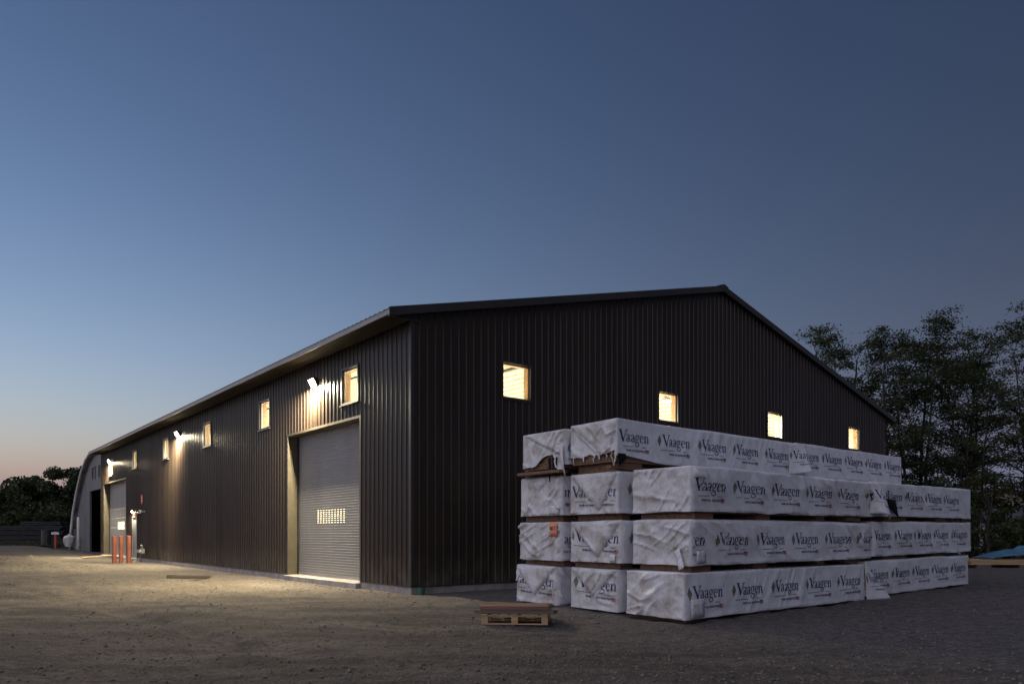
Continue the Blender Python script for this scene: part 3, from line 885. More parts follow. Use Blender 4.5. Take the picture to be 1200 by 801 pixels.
for k, (x0, x1, y0, y1, lv) in enumerate(pl):
    z = .162 + lv * .062
    o = MB().box((x0, y0, 0), (x1, y1, .058), jit=.004, rz=random.uniform(-.03, .03)).build('loose_plank', [M['oldwood'], M['oldwood'], M['oldwood'], M['plankred'], M['plankred'], M['oldwood'], M['lumber']][k], None, bevel=.003)
    o.location = (pr_.location.x, pr_.location.y, pr_.location.z + z); o.rotation_euler = (0, 0, -.085)
    tag(o, names[k], 'plank', 'planks lying on the pallet')

# ------------------------------------------------------------------ lumber bundles in printed white wrap
def ribbon(pts, wid, closed=False, step=.09):
    """calligraphic stroke -> (verts, quads) in cap-height units"""
    P = np.array(pts, float); Wd = np.array(wid if hasattr(wid, '__len__') else [wid] * len(P), float)
    if len(P) > 2:       # catmull-rom
        q = []; qw = []
        n = len(P)
        rng = range(n if closed else n - 1)
        for i in rng:
            p0, p1, p2, p3 = (P[(i - 1) % n], P[i], P[(i + 1) % n], P[(i + 2) % n]) if closed else (P[max(i - 1, 0)], P[i], P[i + 1], P[min(i + 2, n - 1)])
            w1, w2 = Wd[i], Wd[(i + 1) % n]
            k = max(1, int(np.hypot(*(p2 - p1)) / step + .5))
            for j in range(k):
                t = j / k
                q.append(.5 * ((2 * p1) + (-p0 + p2) * t + (2 * p0 - 5 * p1 + 4 * p2 - p3) * t * t + (-p0 + 3 * p1 - 3 * p2 + p3) * t ** 3)); qw.append(w1 + (w2 - w1) * t)
        if closed: q.append(q[0]); qw.append(qw[0])
        else: q.append(P[-1]); qw.append(Wd[-1])
        P = np.array(q); Wd = np.array(qw)
    else:
        k = max(1, int(np.hypot(*(P[1] - P[0])) / step + .5)); t = np.linspace(0, 1, k + 1)[:, None]
        P = P[0] + (P[1] - P[0]) * t; Wd = Wd[0] + (Wd[1] - Wd[0]) * t[:, 0]
    d = np.gradient(P, axis=0)
    if closed: d[0] = d[-1] = (P[1] - P[-2])
    d /= np.maximum(np.linalg.norm(d, axis=1, keepdims=True), 1e-9)
    nrm = np.stack([-d[:, 1], d[:, 0]], 1)
    L_, R_ = P + nrm * Wd[:, None] / 2, P - nrm * Wd[:, None] / 2
    n = len(P)
    return np.concatenate([L_, R_]), np.array([(i, n + i, n + i + 1, i + 1) for i in range(n - 1)])
def bar(x0, x1, y0, y1):
    return ribbon([((x0 + x1) / 2, y0), ((x0 + x1) / 2, y1)], x1 - x0, step=.12)
def hbar(x0, x1, y0, y1):
    return ribbon([(x0, (y0 + y1) / 2), (x1, (y0 + y1) / 2)], y1 - y0, step=.12)
def glyph(ch):
    if ch == 'V': return [ribbon([(.16, .98), (.53, 0)], .17), ribbon([(.50, .04), (.84, .97)], .07), hbar(-.03, .36, .955, 1.0), hbar(.66, 1.0, .955, 1.0)]
    if ch == 'a': return [ribbon([(.07, .47), (.11, .58), (.22, .635), (.32, .57), (.345, .42), (.345, .12), (.40, .015), (.49, .06)], [.09, .06, .05, .08, .115, .115, .07, .03]),
                          ribbon([(.34, .37), (.21, .31), (.10, .22), (.085, .10), (.17, .015), (.27, .05), (.34, .13)], [.04, .06, .09, .11, .07, .045, .03])]
    if ch == 'g': return [ribbon([(.22, .63), (.09, .55), (.065, .42), (.10, .29), (.22, .225), (.34, .30), (.375, .42), (.34, .56)], [.05, .08, .105, .08, .05, .08, .105, .08], True),
                          ribbon([(.35, .565), (.43, .62), (.52, .60)], [.04, .06, .09]),
                          ribbon([(.13, .235), (.075, .14), (.13, .05), (.30, .02), (.43, -.04), (.46, -.17), (.36, -.31), (.20, -.34), (.06, -.27), (.03, -.15), (.14, -.01)], [.04, .07, .09, .10, .09, .08, .07, .06, .07, .06, .04])]
    if ch == 'e': return [ribbon([(.09, .375), (.41, .375)], .04), ribbon([(.395, .39), (.37, .55), (.25, .635), (.12, .55), (.07, .36), (.11, .14), (.25, .015), (.41, .12)], [.09, .07, .05, .08, .115, .11, .08, .03])]
    if ch == 'n': return [bar(.10, .215, 0, .60), ribbon([(.20, .46), (.29, .59), (.39, .61), (.455, .50), (.46, .30), (.46, 0)], [.04, .06, .08, .11, .115, .115]),
                          hbar(.03, .29, 0, .035), hbar(.385, .60, 0, .035), ribbon([(.02, .57), (.12, .60)], .05)]
strokes = []          # (verts Nx2 metres, quads, material)
def addst(parts, ox, sx, sy, mi, oy=0):
    for v, q in parts: strokes.append((np.stack([ox + v[:, 0] * sx, oy + v[:, 1] * sy], 1), q, mi))
CAP = .205; SX = .80 / 3.42 ; x = 0
for ch, adv in (('V', .80), ('a', .50), ('a', .50), ('g', .53), ('e', .47), ('n', .6)):
    addst(glyph(ch), x * SX, SX, CAP, 0); x += adv
for i in range(4):    # green emblem: diamond of small diamonds
    for j in range(4):
        cx, cy = (i - j) * .0145 - .075, (i + j - 3) * .0275 + .085
        strokes.append((np.array([(cx, cy + .023), (cx - .0118, cy), (cx, cy - .023), (cx + .0118, cy)]), np.array([(0, 1, 2, 3)]), 1))
addst([hbar(-.03, .36, 0, 1)], 0, 1, .009, 1, -.085); addst([hbar(.60, .72, 0, 1)], 0, 1, .009, 1, -.085)
for x0, hh in [(.20, 1), (.235, .7), (.27, .7), (.30, 1), (.35, .7), (.385, .7), (.44, 1), (.475, .7), (.51, .7), (.545, .7), (.59, 1), (.625, .7), (.66, .7)]:
    addst([bar(0, .009, 0, hh), bar(.018, .027, 0, .7), hbar(.009, .018, .55 if hh < 1 else .3, .7 if hh < 1 else .45)], x0, 1, .045, 0, -.165)
strokes.append((np.array([(.70, -.118), (.70, -.145), (.745, -.145), (.745, -.118)]), np.array([(0, 1, 2, 3)]), 0))
for k in range(4):
    y = -.118 - k * .0165; x0 = .748 if k < 2 else .70
    strokes.append((np.array([(x0, y), (x0, y - .011), (.80, y - .011), (.80, y)]), np.array([(0, 1, 2, 3)]), 2))

def front_disp(u, v, L, H, sd, st):
    """outward displacement of the long side, u from the visible end, v height"""
    d = .022 * (fbm(u * .7 + sd, v * 1.3, sd, 3) - .5) * 2 + .010 * (fbm(u * 3.1, v * 3.7 + sd, sd + 3, 3) - .5) * 2
    sl = st.get('slant', 1.0)
    p = (u + sl * v) ; q = (v - sl * u) if sl else u
    n = vn(p * 5.5 + sd, (v - .6 * sl * u) * .8, sd + 7)
    rid = (1 - abs(2 * n - 1)) ** 3
    n2 = vn(p * 11 + 3 * sd, (v - .6 * sl * u) * 1.4, sd + 8)
    rid2 = (1 - abs(2 * n2 - 1)) ** 3
    m = sst(.30, .62, fbm(u * .9 + 5.1, v * .9 + sd, sd + 11, 2)) * (.45 + .55 * sst(.1, .7, v / H))
    d = d + st.get('fold', 1.0) * m * (.055 * rid + .016 * rid2)
    n3 = vn(p * 2.1 + sd, (v - .5 * sl * u) * .45, sd + 9)
    d = d + .030 * st.get('fold', 1.0) * (1 - abs(2 * n3 - 1)) ** 5
    e = sst(0, .05, v) * sst(0, .05, H - v)
    return np.maximum(d * e + .012, -.004)
def end_disp(u, v, Wd, H, sd, st, flap=True):
    d = .015 * (fbm(u * 1.7 + sd, v * 1.7, sd, 3) - .5) * 2 + .014 * (fbm(u * 6, v * 6 + sd, sd + 3, 3) - .5) * 2
    for k, an in enumerate((.35 + 1.1 * ((sd * 7) % 11) / 11, 1.9 + 1.0 * ((sd * 5) % 13) / 13)):
        p = u * math.cos(an) + v * math.sin(an); q = -u * math.sin(an) + v * math.cos(an)
        n = vn((p + .10 * (fbm(u * 3, v * 3, sd + 70, 2) - .5)) * (4.5 + 3.5 * k) + sd + k * 9, q * 1.3 + .4 * p, sd + 20 + k)
        d = d + .048 * (1 - abs(2 * n - 1)) ** 7 * sst(.42, .66, fbm(u * 2.2 + k * 3.7, v * 2.2 + sd, sd + 30 + k, 2))
    if flap and 'apex' in st:
        ax, ay = st['apex']; ax *= Wd; ay *= H
        t = np.clip((v - ay) / (H - ay), 0, 1)
        l_, r_ = ax * (1 - t), ax + (Wd - ax) * t
        ins = np.minimum(u - l_, r_ - u)
        ins = np.where(v > ay, ins, -1)
        d = d + .030 * sst(-.004, .006, ins) + .016 * sst(0, .12, ins) * (1 - sst(.1, .4, ins))
        # shaded crease along the right edge of the flap
        d = d - .016 * np.exp(-(((r_ + .018) - u) / .014) ** 2) * (v > ay)
    e = sst(0, .04, v) * sst(0, .05, H - v) * sst(0, .03, u) * sst(0, .03, Wd - u)
    return np.maximum(d * e + .010, -.004)

def bundle(a0, a1, b0, z0, label, sd, Wd=1.2, H=.75, style=None, logos=(), endlogos=(), tilt=0.0, cut=None, group='wrapped lumber bundles in the big stack', res=.028, front=True):
    st = style or {}
    L = a1 - a0
    r = bempty('lumber_bundle', a0, b0, z0, label, 'lumber bundle', group, rz=st.get('rz', 0.0))
    if tilt: r.rotation_euler = (0, -tilt, r.rotation_euler.z)
    # local frame: x along the length, y across (0 = side facing the yard), z up
    RC = .014
    per = []       # (x, y, nx, ny, side, u)
    def seg(n_, f):
        for i in range(n_): per.append(f(i / n_))
    nf = max(8, int(L / (res if front else .2))); ne = int(Wd / .02)
    seg(nf, lambda t: (RC + (L - 2 * RC) * t, 0, 0, -1, 'f', RC + (L - 2 * RC) * t))
    for k in range(3): an = -PI / 2 + PI / 2 * k / 3; per.append((L - RC + RC * math.cos(an), RC + RC * math.sin(an), math.cos(an), math.sin(an), 'c', 0))
    seg(6, lambda t: (L, RC + (Wd - 2 * RC) * t, 1, 0, 'x', 0))
    for k in range(3): an = PI / 2 * k / 3; per.append((L - RC + RC * math.cos(an), Wd - RC + RC * math.sin(an), math.cos(an), math.sin(an), 'c', 0))
    seg(int(L / .3), lambda t: (L - RC - (L - 2 * RC) * t, Wd, 0, 1, 'k', 0))
    for k in range(3): an = PI / 2 + PI / 2 * k / 3; per.append((RC + RC * math.cos(an), Wd - RC + RC * math.sin(an), math.cos(an), math.sin(an), 'c', 0))
    seg(ne, lambda t: (0, Wd - RC - (Wd - 2 * RC) * t, -1, 0, 'e', RC + (Wd - 2 * RC) * t))
    for k in range(3): an = PI + PI / 2 * k / 3; per.append((RC + RC * math.cos(an), RC + RC * math.sin(an), math.cos(an), math.sin(an), 'c', 0))
    n = len(per)
    X = np.array([p[0] for p in per]); Y = np.array([p[1] for p in per]); NX = np.array([p[2] for p in per]); NY = np.array([p[3] for p in per])
    sdv = np.array([p[4] for p in per]); U = np.array([p[5] for p in per])
    nv = 30
    vv = np.linspace(0, 1, nv)
    # ragged lower hem
    s_ = np.arange(n)
    hem = .012 + .035 * (fbm(X * 2.3 + sd, Y * 2.3, sd + 40, 3) - .4)
    if cut is not None:
        hem = hem + np.array([cut(sdv[i], X[i], Y[i]) for i in range(n)])
    hem = np.maximum(hem, .0)
    HH = np.full((nv, n), 0.0)
    Z = hem[None] + (H - RC - hem[None]) * vv[:, None]
    Dp = np.full((nv, n), .010)
    f = sdv == 'f'; e = sdv == 'e'
    Dp[:, f] = front_disp(np.broadcast_to(U[f], (nv, f.sum())), Z[:, f], L, H, sd, st)
    Dp[:, e] = end_disp(np.broadcast_to(U[e], (nv, e.sum())), Z[:, e], Wd, H, sd, st)
    ee = sst(0, .06, X) * sst(0, .06, L - X)
    Dp[:, f] = .010 + (Dp[:, f] - .010) * ee[f][None]
    # hem flares out a little
    Dp += .018 * (1 - sst(0, .10, Z - hem[None])) * (fbm(X * 4 + sd, Y * 4, sd + 50, 2)[None])
    Vx = X[None] + NX[None] * Dp; Vy = Y[None] + NY[None] * Dp
    V = [np.stack([Vx, Vy, Z], -1).reshape(-1, 3)]
    # rounded shoulder + inset ring on top; top sags between packages
    sag = .022 * (fbm(X * 1.1 + sd, Y * 1.1, sd + 60, 3) - .5) * 2
    V.append(np.stack([X - NX * RC * .35, Y - NY * RC * .35, np.full(n, H - RC * .3) + sag * .5], -1))
    V.append(np.stack([X - NX * RC * 1.6, Y - NY * RC * 1.6, np.full(n, H) + sag], -1))
    V = np.concatenate(V)
    rows = nv + 2
    ii = np.arange(rows * n).reshape(rows, n); nx_ = np.roll(ii, -1, 1)
    Fq = np.stack([ii[:-1], nx_[:-1], nx_[1:], ii[1:]], -1).reshape(-1, 4)
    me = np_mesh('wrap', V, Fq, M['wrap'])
    bm = bmesh.new(); bm.from_mesh(me); bm.verts.ensure_lookup_table()
    bm.faces.new([bm.verts[i] for i in ii[-1]])
    bmesh.ops.recalc_face_normals(bm, faces=list(bm.faces)); bm.to_mesh(me); bm.free()
    wr = link('wrap', me, r, smooth=True)
    # printed logos follow the sheet
    def put(u0, v0, side, sc=1.0, rot=0.0, umin=.035, umax=99.0):
        Vs = []; Fs = []; Ms = []; cnt = 0
        for k, (p, q, mi) in enumerate(strokes):
            pu = u0 + (p[:, 0] * math.cos(rot) - p[:, 1] * math.sin(rot)) * sc; pv = v0 + (p[:, 1] * math.cos(rot) + p[:, 0] * math.sin(rot)) * sc
            lim = L if side == 'f' else Wd
            ok = (pu > umin) & (pu < min(umax, lim - .035)) & (pv > .03) & (pv < H - .03)
            q = q[ok[q].all(1)]
            if not len(q): continue
            if side == 'f':
                d = front_disp(pu, pv, L, H, sd, st); d = .010 + (d - .010) * sst(0, .06, pu) * sst(0, .06, L - pu)
                P3 = np.stack([pu, -(d + .0075 + .0002 * (k % 7)), pv], 1)
            else:
                d = end_disp(pu, pv, Wd, H, sd, st, False)
                P3 = np.stack([-(d + .0075 + .0002 * (k % 7)), Wd - pu, pv], 1)
            Vs.append(P3); Fs.append(q + cnt); Ms += [mi] * len(q); cnt += len(P3)
        if cnt and sum(len(q_) for q_ in Fs) > 20:
            link('printed_logo', np_mesh('printed_logo', np.concatenate(Vs), np.concatenate(Fs), [M['navy'], M['olive'], M['flagred']], Ms), wr)
    for (u0, v0) in logos: put(u0, v0, 'f')
    for l in endlogos: put(l[0], l[1], 'e', *(l[2:]))
    # the boards inside
    core = MB()
    core.box((.035, .035, .0), (L - .035, Wd - .035, H - .06))
    nb = 8; bw = (Wd - .05) / nb
    for lay in range(4 if cut is None else 9):
        for k in range(nb):
            if lay > 3 and st.get('torn') != 1: continue
            x0 = random.uniform(.006, .022) if st.get('torn') else random.uniform(.022, .034)
            core.box((x0, .025 + k * bw + .003, lay * .0385 + .002), (.4, .025 + (k + 1) * bw - .003, (lay + 1) * .0385 - .002))
    for lay in range(4):
        core.box((.03, random.uniform(.018, .03), lay * .0385 + .002), (L - .02, .06, (lay + 1) * .0385 - .002))
    core.build('lumber', M['lumber'], r, fix=False)
    return r, wr
def lg(start, step, n, v0=.36): return [(start + i * step, v0) for i in range(n)]

bR, bM_, bL = -7.77, -6.27, -4.80
z4, z3, z2, z1 = .04, .885, 1.745, 2.665
B = {}
# near column, facing the yard
B['R4'] = bundle(.26, 6.16, bR, z4, 'front wrapped lumber bundle on the ground, right column, nearest the camera', 3, style=dict(slant=-.6, fold=.45), logos=lg(.17, 1.18, 5, .335))
B['R3'] = bundle(.42, 6.42, bR, z3, 'front wrapped bundle second from the ground, right column, diagonal creases', 14, style=dict(slant=1.1, fold=1.15), logos=lg(-.47, 1.18, 6, .335))
B['R2'] = bundle(.42, 6.60, bR, z2, 'front wrapped bundle on top of the right column, with bulging dirty end', 25, style=dict(slant=1.0, fold=1.2), logos=lg(.045, 1.16, 6, .35))
B['R4b'] = bundle(6.24, 12.0 - .28, bR, z4 + .05, 'rear wrapped bundle on the ground at far right end of the right column', 36, style=dict(slant=.8, fold=.5), logos=lg(.17, 1.07, 5, .36), tilt=.006, res=.05)
B['R3b'] = bundle(6.50, 11.88, bR, z3 + .03, 'rear wrapped bundle second from the ground at the far right end', 47, style=dict(slant=1.0, fold=.9), logos=lg(.02, 1.05, 5, .36), tilt=.006, res=.05)
B['R2b'] = bundle(6.68, 11.88, bR, z2 + .02, 'rear wrapped bundle on top of right column, beyond the black hole', 58, style=dict(slant=1.0, fold=.8), logos=lg(.42, 1.06, 4, .36), tilt=.004, res=.05)
# middle column
B['M4'] = bundle(.36, 6.3, bM_, z4, 'middle column wrapped bundle on the ground with folded printed end', 69, Wd=1.17, style=dict(apex=(.50, .33), fold=.6), endlogos=[(.20, .40, 1.0, -.05, .035, .56), (.34, .40, 1.0, -.05, .68)], logos=lg(.28, 1.18, 1, .36))
B['M3'] = bundle(.34, 6.3, bM_ - .09, z3, 'middle column wrapped bundle second from the ground, long pleat down its end', 70, Wd=1.24, style=dict(apex=(.55, .12), fold=.6), endlogos=[(.12, .39, 1.0, -.05, .035, .55), (.40, .39, 1.0, -.05, .82)], logos=lg(.30, 1.18, 1, .36))
B['M2'] = bundle(.34, 6.3, bM_ - .02, z2, 'middle column wrapped bundle third from the ground, logo split by a fold', 81, Wd=1.18, style=dict(apex=(.62, .10), fold=.6), endlogos=[(.04, .33, 1.0, -.02, .035, .6), (.41, .33, 1.0, -.02, .80)], logos=lg(.35, 1.18, 1, .36))
def cutM1(s, x, y):
    if s == 'e': return .10 + .07 * float(fbm(y * 6, 1.0, 3, 3)) + .05 * float(sst(.3, .0, y))
    if s in 'fc' and x < 1.3: return .10 * float(sst(1.3, .15, x))
    return 0
B['M1'] = bundle(.36, 6.10, bM_ + .02, z1, 'topmost front bundle of the middle column, hem torn above brown boards', 92, Wd=1.16, style=dict(apex=(.84, .05), fold=.35, slant=-.5, torn=1), logos=lg(.02, 1.16, 5, .36), cut=cutM1)
B['M1b'] = bundle(6.16, 11.45, bM_ + .02, z1 + .02, 'topmost rear bundle of the middle column, reaching far right', 103, Wd=1.16, style=dict(fold=.4), logos=lg(.16, 1.06, 5, .38), tilt=.006, res=.05)
# left column
B['L4'] = bundle(.34, 6.0, bL + .07, z4, 'left column wrapped bundle on the ground with triangular fold on its end', 114, style=dict(apex=(.46, .22)), endlogos=[(-.06, .40, 1.05, -.06, .035, .48), (.33, .40, 1.05, -.06, .66)])
B['L3'] = bundle(.34, 6.0, bL - .04, z3, 'left column wrapped bundle second from the ground bearing an orange tag', 125, style=dict(fold=.5), logos=[(-.26, .33)])
B['L2'] = bundle(.34, 6.0, bL - .07, z2, 'left column wrapped bundle third from the ground bearing a white tag', 136, style=dict(fold=.5), logos=[(-.62, .36)])
def cutL1(s, x, y):
    if s == 'e': return .02 + .20 * float(sst(.95, .45, y)) * float(sst(.0, .15, y)) + .03 * float(fbm(y * 9, 2.0, 5, 2))
    if s in 'fc' and x < .8: return .05
    return 0
B['L1'] = bundle(.30, 6.0, bL - .20, z1 - .02, 'top bundle of the left column with torn hem and black shreds', 147, Wd=1.22, H=.72, style=dict(apex=(.98, .3), fold=1.0, torn=1), logos=[(-.50, .30)], cut=cutL1)

# loose flaps, tags and shreds belong to their bundle
def sheet(fn, nu, nvv, name, m, parent):
    mb = MB()
    for j in range(nvv + 1):
        for i in range(nu + 1): mb.v.append(tuple(fn(i / nu, j / nvv)))
    for j in range(nvv):
        for i in range(nu):
            a = j * (nu + 1) + i
            mb.f.append([a, a + 1, a + nu + 2, a + nu + 1]); mb.m.append(0)
    o = mb.build(name, m, parent, smooth=True, fix=False)
    md = o.modifiers.new('thickness', 'SOLIDIFY'); md.thickness = .003
    return o
nz_ = lambda x, y, s: float(fbm(x, y, s, 3)) - .5
def logo_on(o, parent, fn, u_of, v_of, clip):
    Vs = []; Fs = []; Ms = []; cnt = 0
    for k, (p, q, mi) in enumerate(strokes):
        uu, vv_ = u_of(p[:, 0]), v_of(p[:, 1])
        ok = (uu > .02) & (uu < .98) & (vv_ > .02) & (vv_ < .98); q = q[ok[q].all(1)]
        if not len(q): continue
        P3 = np.array([fn(a, b) for a, b in zip(uu, vv_)]); P3[:, 1] -= .006 + .0002 * (k % 7); P3[:, 0] -= .003
        Vs.append(P3); Fs.append(q + cnt); Ms += [mi] * len(q); cnt += len(P3)
    if cnt: link('printed_logo', np_mesh('printed_logo', np.concatenate(Vs), np.concatenate(Fs), [M['navy'], M['olive'], M['flagred']], Ms), parent)
# right column, ground: flap blown out at the far end (local x along length)
def flap4(s, t):
    zt = .74 - t * .74
    wdt = .03 + .62 * t ** .9
    x_ = 5.86 + s * wdt + .10 * t
    return (x_, -.035 - .30 * s * t * (1 - .35 * s) + .03 * nz_(s * 4, t * 4, 3), max(zt + .02 * nz_(s * 3, t * 3 + 5, 4), -.03))
w4 = B['R4'][1]
fl = sheet(flap4, 14, 22, 'loose_flap', M['wrap'], B['R4'][0])
logo_on(fl, fl, flap4, lambda x: (x * .9 + .13) / .62, lambda y: .52 - y / .75, None)
def flap2(s, t):
    return (5.95 + s * (.62 - .10 * t) , -.03 - .20 * math.sin(PI * min(1, s * .8)) * (.3 + t) + .03 * nz_(s * 5, t * 4, 8), .74 - t * .66 * (1 - .12 * s) - .20 * s * s + .02 * nz_(s * 3, t * 3, 9))
fl2 = sheet(flap2, 16, 18, 'loose_flap', M['wrap'], B['R2'][0])
logo_on(fl2, fl2, flap2, lambda x: (x * .9 + .10) / .6, lambda y: .5 - y / .72, None)
def hole2(s, t):
    return (6.60 + .36 * s + .16 * t * s, -.075 - .03 * s, .42 - .04 * s - t * (.16 + .22 * s))
sheet(hole2, 4, 4, 'black_sheet', M['blackplastic_hole'], B['R2'][0])  # flat black sheet painting the dark inside of the open hole
def flap1(s, t):
    return (5.48 + s * (.56 + .16 * t * (1 - .5 * t)), -.025 - .20 * s ** 1.3 * (.35 + .65 * t) + .03 * nz_(s * 5, t * 5, 12), .735 - t * (.70 - .10 * s) + .02 * nz_(s * 4, 3, 13))
fl1 = sheet(flap1, 10, 16, 'loose_flap', M['wrap'], B['M1'][0])
logo_on(fl1, fl1, flap1, lambda x: (x * .95 + .14) / .62, lambda y: .50 - y / .72, None)
# left column top: hanging corner of wrap and black shreds
def hang(s, t):
    return (-.05 - .03 * math.sin(5 * s + 3 * t) + .02 * nz_(s * 4, t * 6, 15), .0 + .34 * s * (1 - .25 * t) - .06 * t, .42 - t * (.62 - .22 * s) + .03 * nz_(s * 5, t * 3, 16))
sheet(hang, 10, 18, 'hanging_wrap_corner', M['wrap'], B['L1'][0])
for k, (y, ln, w_) in enumerate([(.36, .46, .10), (.26, .34, .07), (.18, .40, .05)]):
    sheet(lambda s, t, y=y, ln=ln, w_=w_: (-.075 - .03 * nz_(t * 5, k * 3, 17), y + (s - .5) * w_ * (1 - .7 * t) + .05 * nz_(t * 4, k, 18), .20 - t * ln), 3, 10, 'torn_strip', M['blackplastic_hole'], B['L1'][0])
for k, (y, ln) in enumerate([(.10, .20), (.04, .30), (.42, .11), (.55, .14), (.80, .12), (1.05, .17), (.24, .09)]):
    sheet(lambda s, t, y=y, ln=ln: (-.03, y + (s - .5) * (.03 + .05 * ((k * 37) % 5) / 5) * (1 - .8 * t) + .09 * nz_(t * 3, k * 5.3, 19), .16 - t * ln), 2, 8, 'torn_strip', M['wrap'], B['M1'][0])
def hangM(s, t):
    return (-.02 + .20 * s, -.03 - .03 * t + .02 * nz_(s * 5, t * 5, 21), .14 - t * (.24 - .16 * s))
sheet(hangM, 6, 8, 'black_sheet', M['blackplastic_hole'], B['M1'][0])
# paper tags
def ptag(bk, y, z, w_, h_, m, lines=0, side='e'):
    r = B[bk][0]
    if side == 'e':
        o = sheet(lambda s, t: (-.052 - .004 * math.sin(6 * s), y - s * w_, z - t * h_), 4, 3, 'tag', m, r)
    else:
        o = sheet(lambda s, t: (y + s * w_, -.052 - .004 * math.sin(6 * s), z - t * h_), 4, 3, 'tag', m, r)
    return o
t_ = ptag('L3', .27, .74, .21, .27, M['orange'])
mk = MB()
def stroke3(pts, w_, y0, z0, sc):
    v, q = ribbon(pts, w_, step=9); mk.add([(-.0605, y0 - p[0] * sc, z0 + p[1] * sc) for p in v], [tuple(i) for i in q])
for pts in ([(0, 1), (.2, 0)], [(.2, 0), (.38, .8)], [(.38, .8), (.56, 0)], [(.56, 0), (.74, 1)]): stroke3(pts, .13, .255, .585, .072)
for pts in ([(0, 0), (0, 1)], [(0, .45), (.45, 1)], [(.05, .5), (.5, 0)]): stroke3(pts, .13, .19, .588, .072)
for pts in ([(0, 1), (.6, 1)], [(.3, 1), (.3, 0)]): stroke3(pts, .13, .135, .59, .072)
mk.build('marker_writing', M['ink'], t_, fix=False)
ptag('L2', .30, .19, .26, .16, M['paper']); ptag('M3', .22, .16, .12, .13, M['paper'])
ptag('R4', .10, .33, .34, .29, M['paper'], side='f'); ptag('R3', .08, .25, .24, .20, M['paper'], side='f')
sheet(lambda s, t: (-.06 - .03 * t, .28 - s * .10 - .12 * t, .24 - t * .30 + .05 * s), 3, 6, 'hanging_tag', M['paper'], B['R3'][0])

# spacer timbers under and between the bundles
def spacer(a0, a1, b0, b1, z0, z1, label, m=None):
    o = MB().box((0, 0, 0), (a1 - a0, b1 - b0, z1 - z0), jit=.003).build('spacer_timber', m or M['lumber'], None, bevel=.004)
    o.location = W(a0, b0, z0); o.rotation_euler = (0, 0, TH + random.uniform(-.01, .01))
    tag(o, label, 'timber', 'spacer timbers in the lumber stack')
rows = [('on the ground below the lowest bundles', -.06, z4 + .004), ('on the lowest row of bundles', z4 + .755, z3 - .002), ('on the second row of bundles', z3 + .76, z2 - .002), ('on the third row of bundles', z2 + .76, z1 - .004)]
ords = ['first', 'second', 'third', 'fourth', 'fifth', 'sixth']
for ri, (txt, za, zb) in enumerate(rows):
    for ci, (cn, bb) in enumerate((('right', bR), ('middle', bM_), ('left', bL))):
        if ri == 3 and ci == 0: continue
        sp = [(.50, 1.05), (2.35, 2.75), (4.4, 4.75), (5.55, 6.1), (7.3, 8.4), (10.0, 10.6)] if ci == 0 or (ri == 3 and ci == 1) else [(.44, .75), (2.6, 2.9)]
        for k, (x0, x1) in enumerate(sp):
            x0 += random.uniform(-.05, .05) + ri * .02
            zz = .05 * max(0, (x0 - .3) / 11.5)
            spacer(x0, x1, bb + .03 + random.uniform(0, .10), bb + 1.15, za + zz, zb + zz, f'{ords[k]} spacer timber from the near end {txt}, {cn} column')
spacer(.17, .42, bL - .16, bL + 1.06, z1 - .115, z1 - .06, 'long brown board poking out beneath the torn top left bundle')
spacer(.20, 3.0, bM_ + .02, bM_ + .14, z1 - .13, z1 - .075, 'long brown board lying under the topmost middle bundle')

# ------------------------------------------------------------------ deck of lumber with blue tarp at the right
dk = empty('lumber_deck', (18.6, 27.0, float(ground_z(18.6, 27, False))), .04, 'low stack of tan planks at the right edge behind the bundles', 'lumber')
for x in (-1.9, -.3, 1.6, 3.6): MB().box((x, -.5, -.1), (x + .14, 1.0, .10)).build('bearer', M['oldwood'], dk)
for lay in range(2):
    for k in range(6):
        MB().box((-2.1 + random.uniform(-.1, .1), -.5 + k * .25, .105 + lay * .10), (4.6 + random.uniform(-.2, .2), -.5 + k * .25 + .235, .105 + lay * .10 + .085), jit=.006).build('plank', M['palletwood'], dk)
tp = empty('blue_tarp', (18.6, 27.0, dk.location.z + .305), .04, 'crumpled blue tarp lying on the tan plank stack', 'tarp')
def tarp(s, t):
    x_ = -1.25 + 3.2 * s; y_ = -.42 + 1.2 * t
    hgt = .36 * (math.sin(PI * min(1, max(0, s))) ** .6) * math.sin(PI * (.12 + .76 * t)) * (.5 + 1.0 * (nz_(s * 5, t * 4, 22) + .5)) + .02
    return (x_ + .05 * nz_(s * 6, t * 6, 23), y_ + .05 * nz_(s * 6, t * 6, 24), hgt)
sheet(tarp, 34, 16, 'sheet', M['bluetarp'], tp)
bk = empty('wood_block', (18.85, 26.75, dk.location.z + .31), .2, 'brown wood block beside the blue tarp on the planks', 'block')
MB().box((-.18, -.1, 0), (.3, .1, .15)).build('block', M['plankred'], bk, bevel=.006)
MB().box((.14, -.095, .152), (.3, .09, .26)).build('upper_block', M['plankred'], bk, bevel=.006)

# ------------------------------------------------------------------ arched hut behind, at the left
HA = 1.0; HZ = .36
hut = bempty('arched_hut', HA, 0, HZ, 'grey arched metal hut behind the far end of the building', 'hut')
prof = [(55.5, -.4), (55.45, .3), (54.9, 1.5), (53.9, 2.9), (52.2, 4.4), (50.1, 5.85), (48.0, 6.68), (46.6, 6.95), (45.2, 7.02), (43.6, 6.9), (42.0, 6.5), (40.6, 5.5), (39.4, 3.8), (38.6, 1.5), (38.4, -.4)]
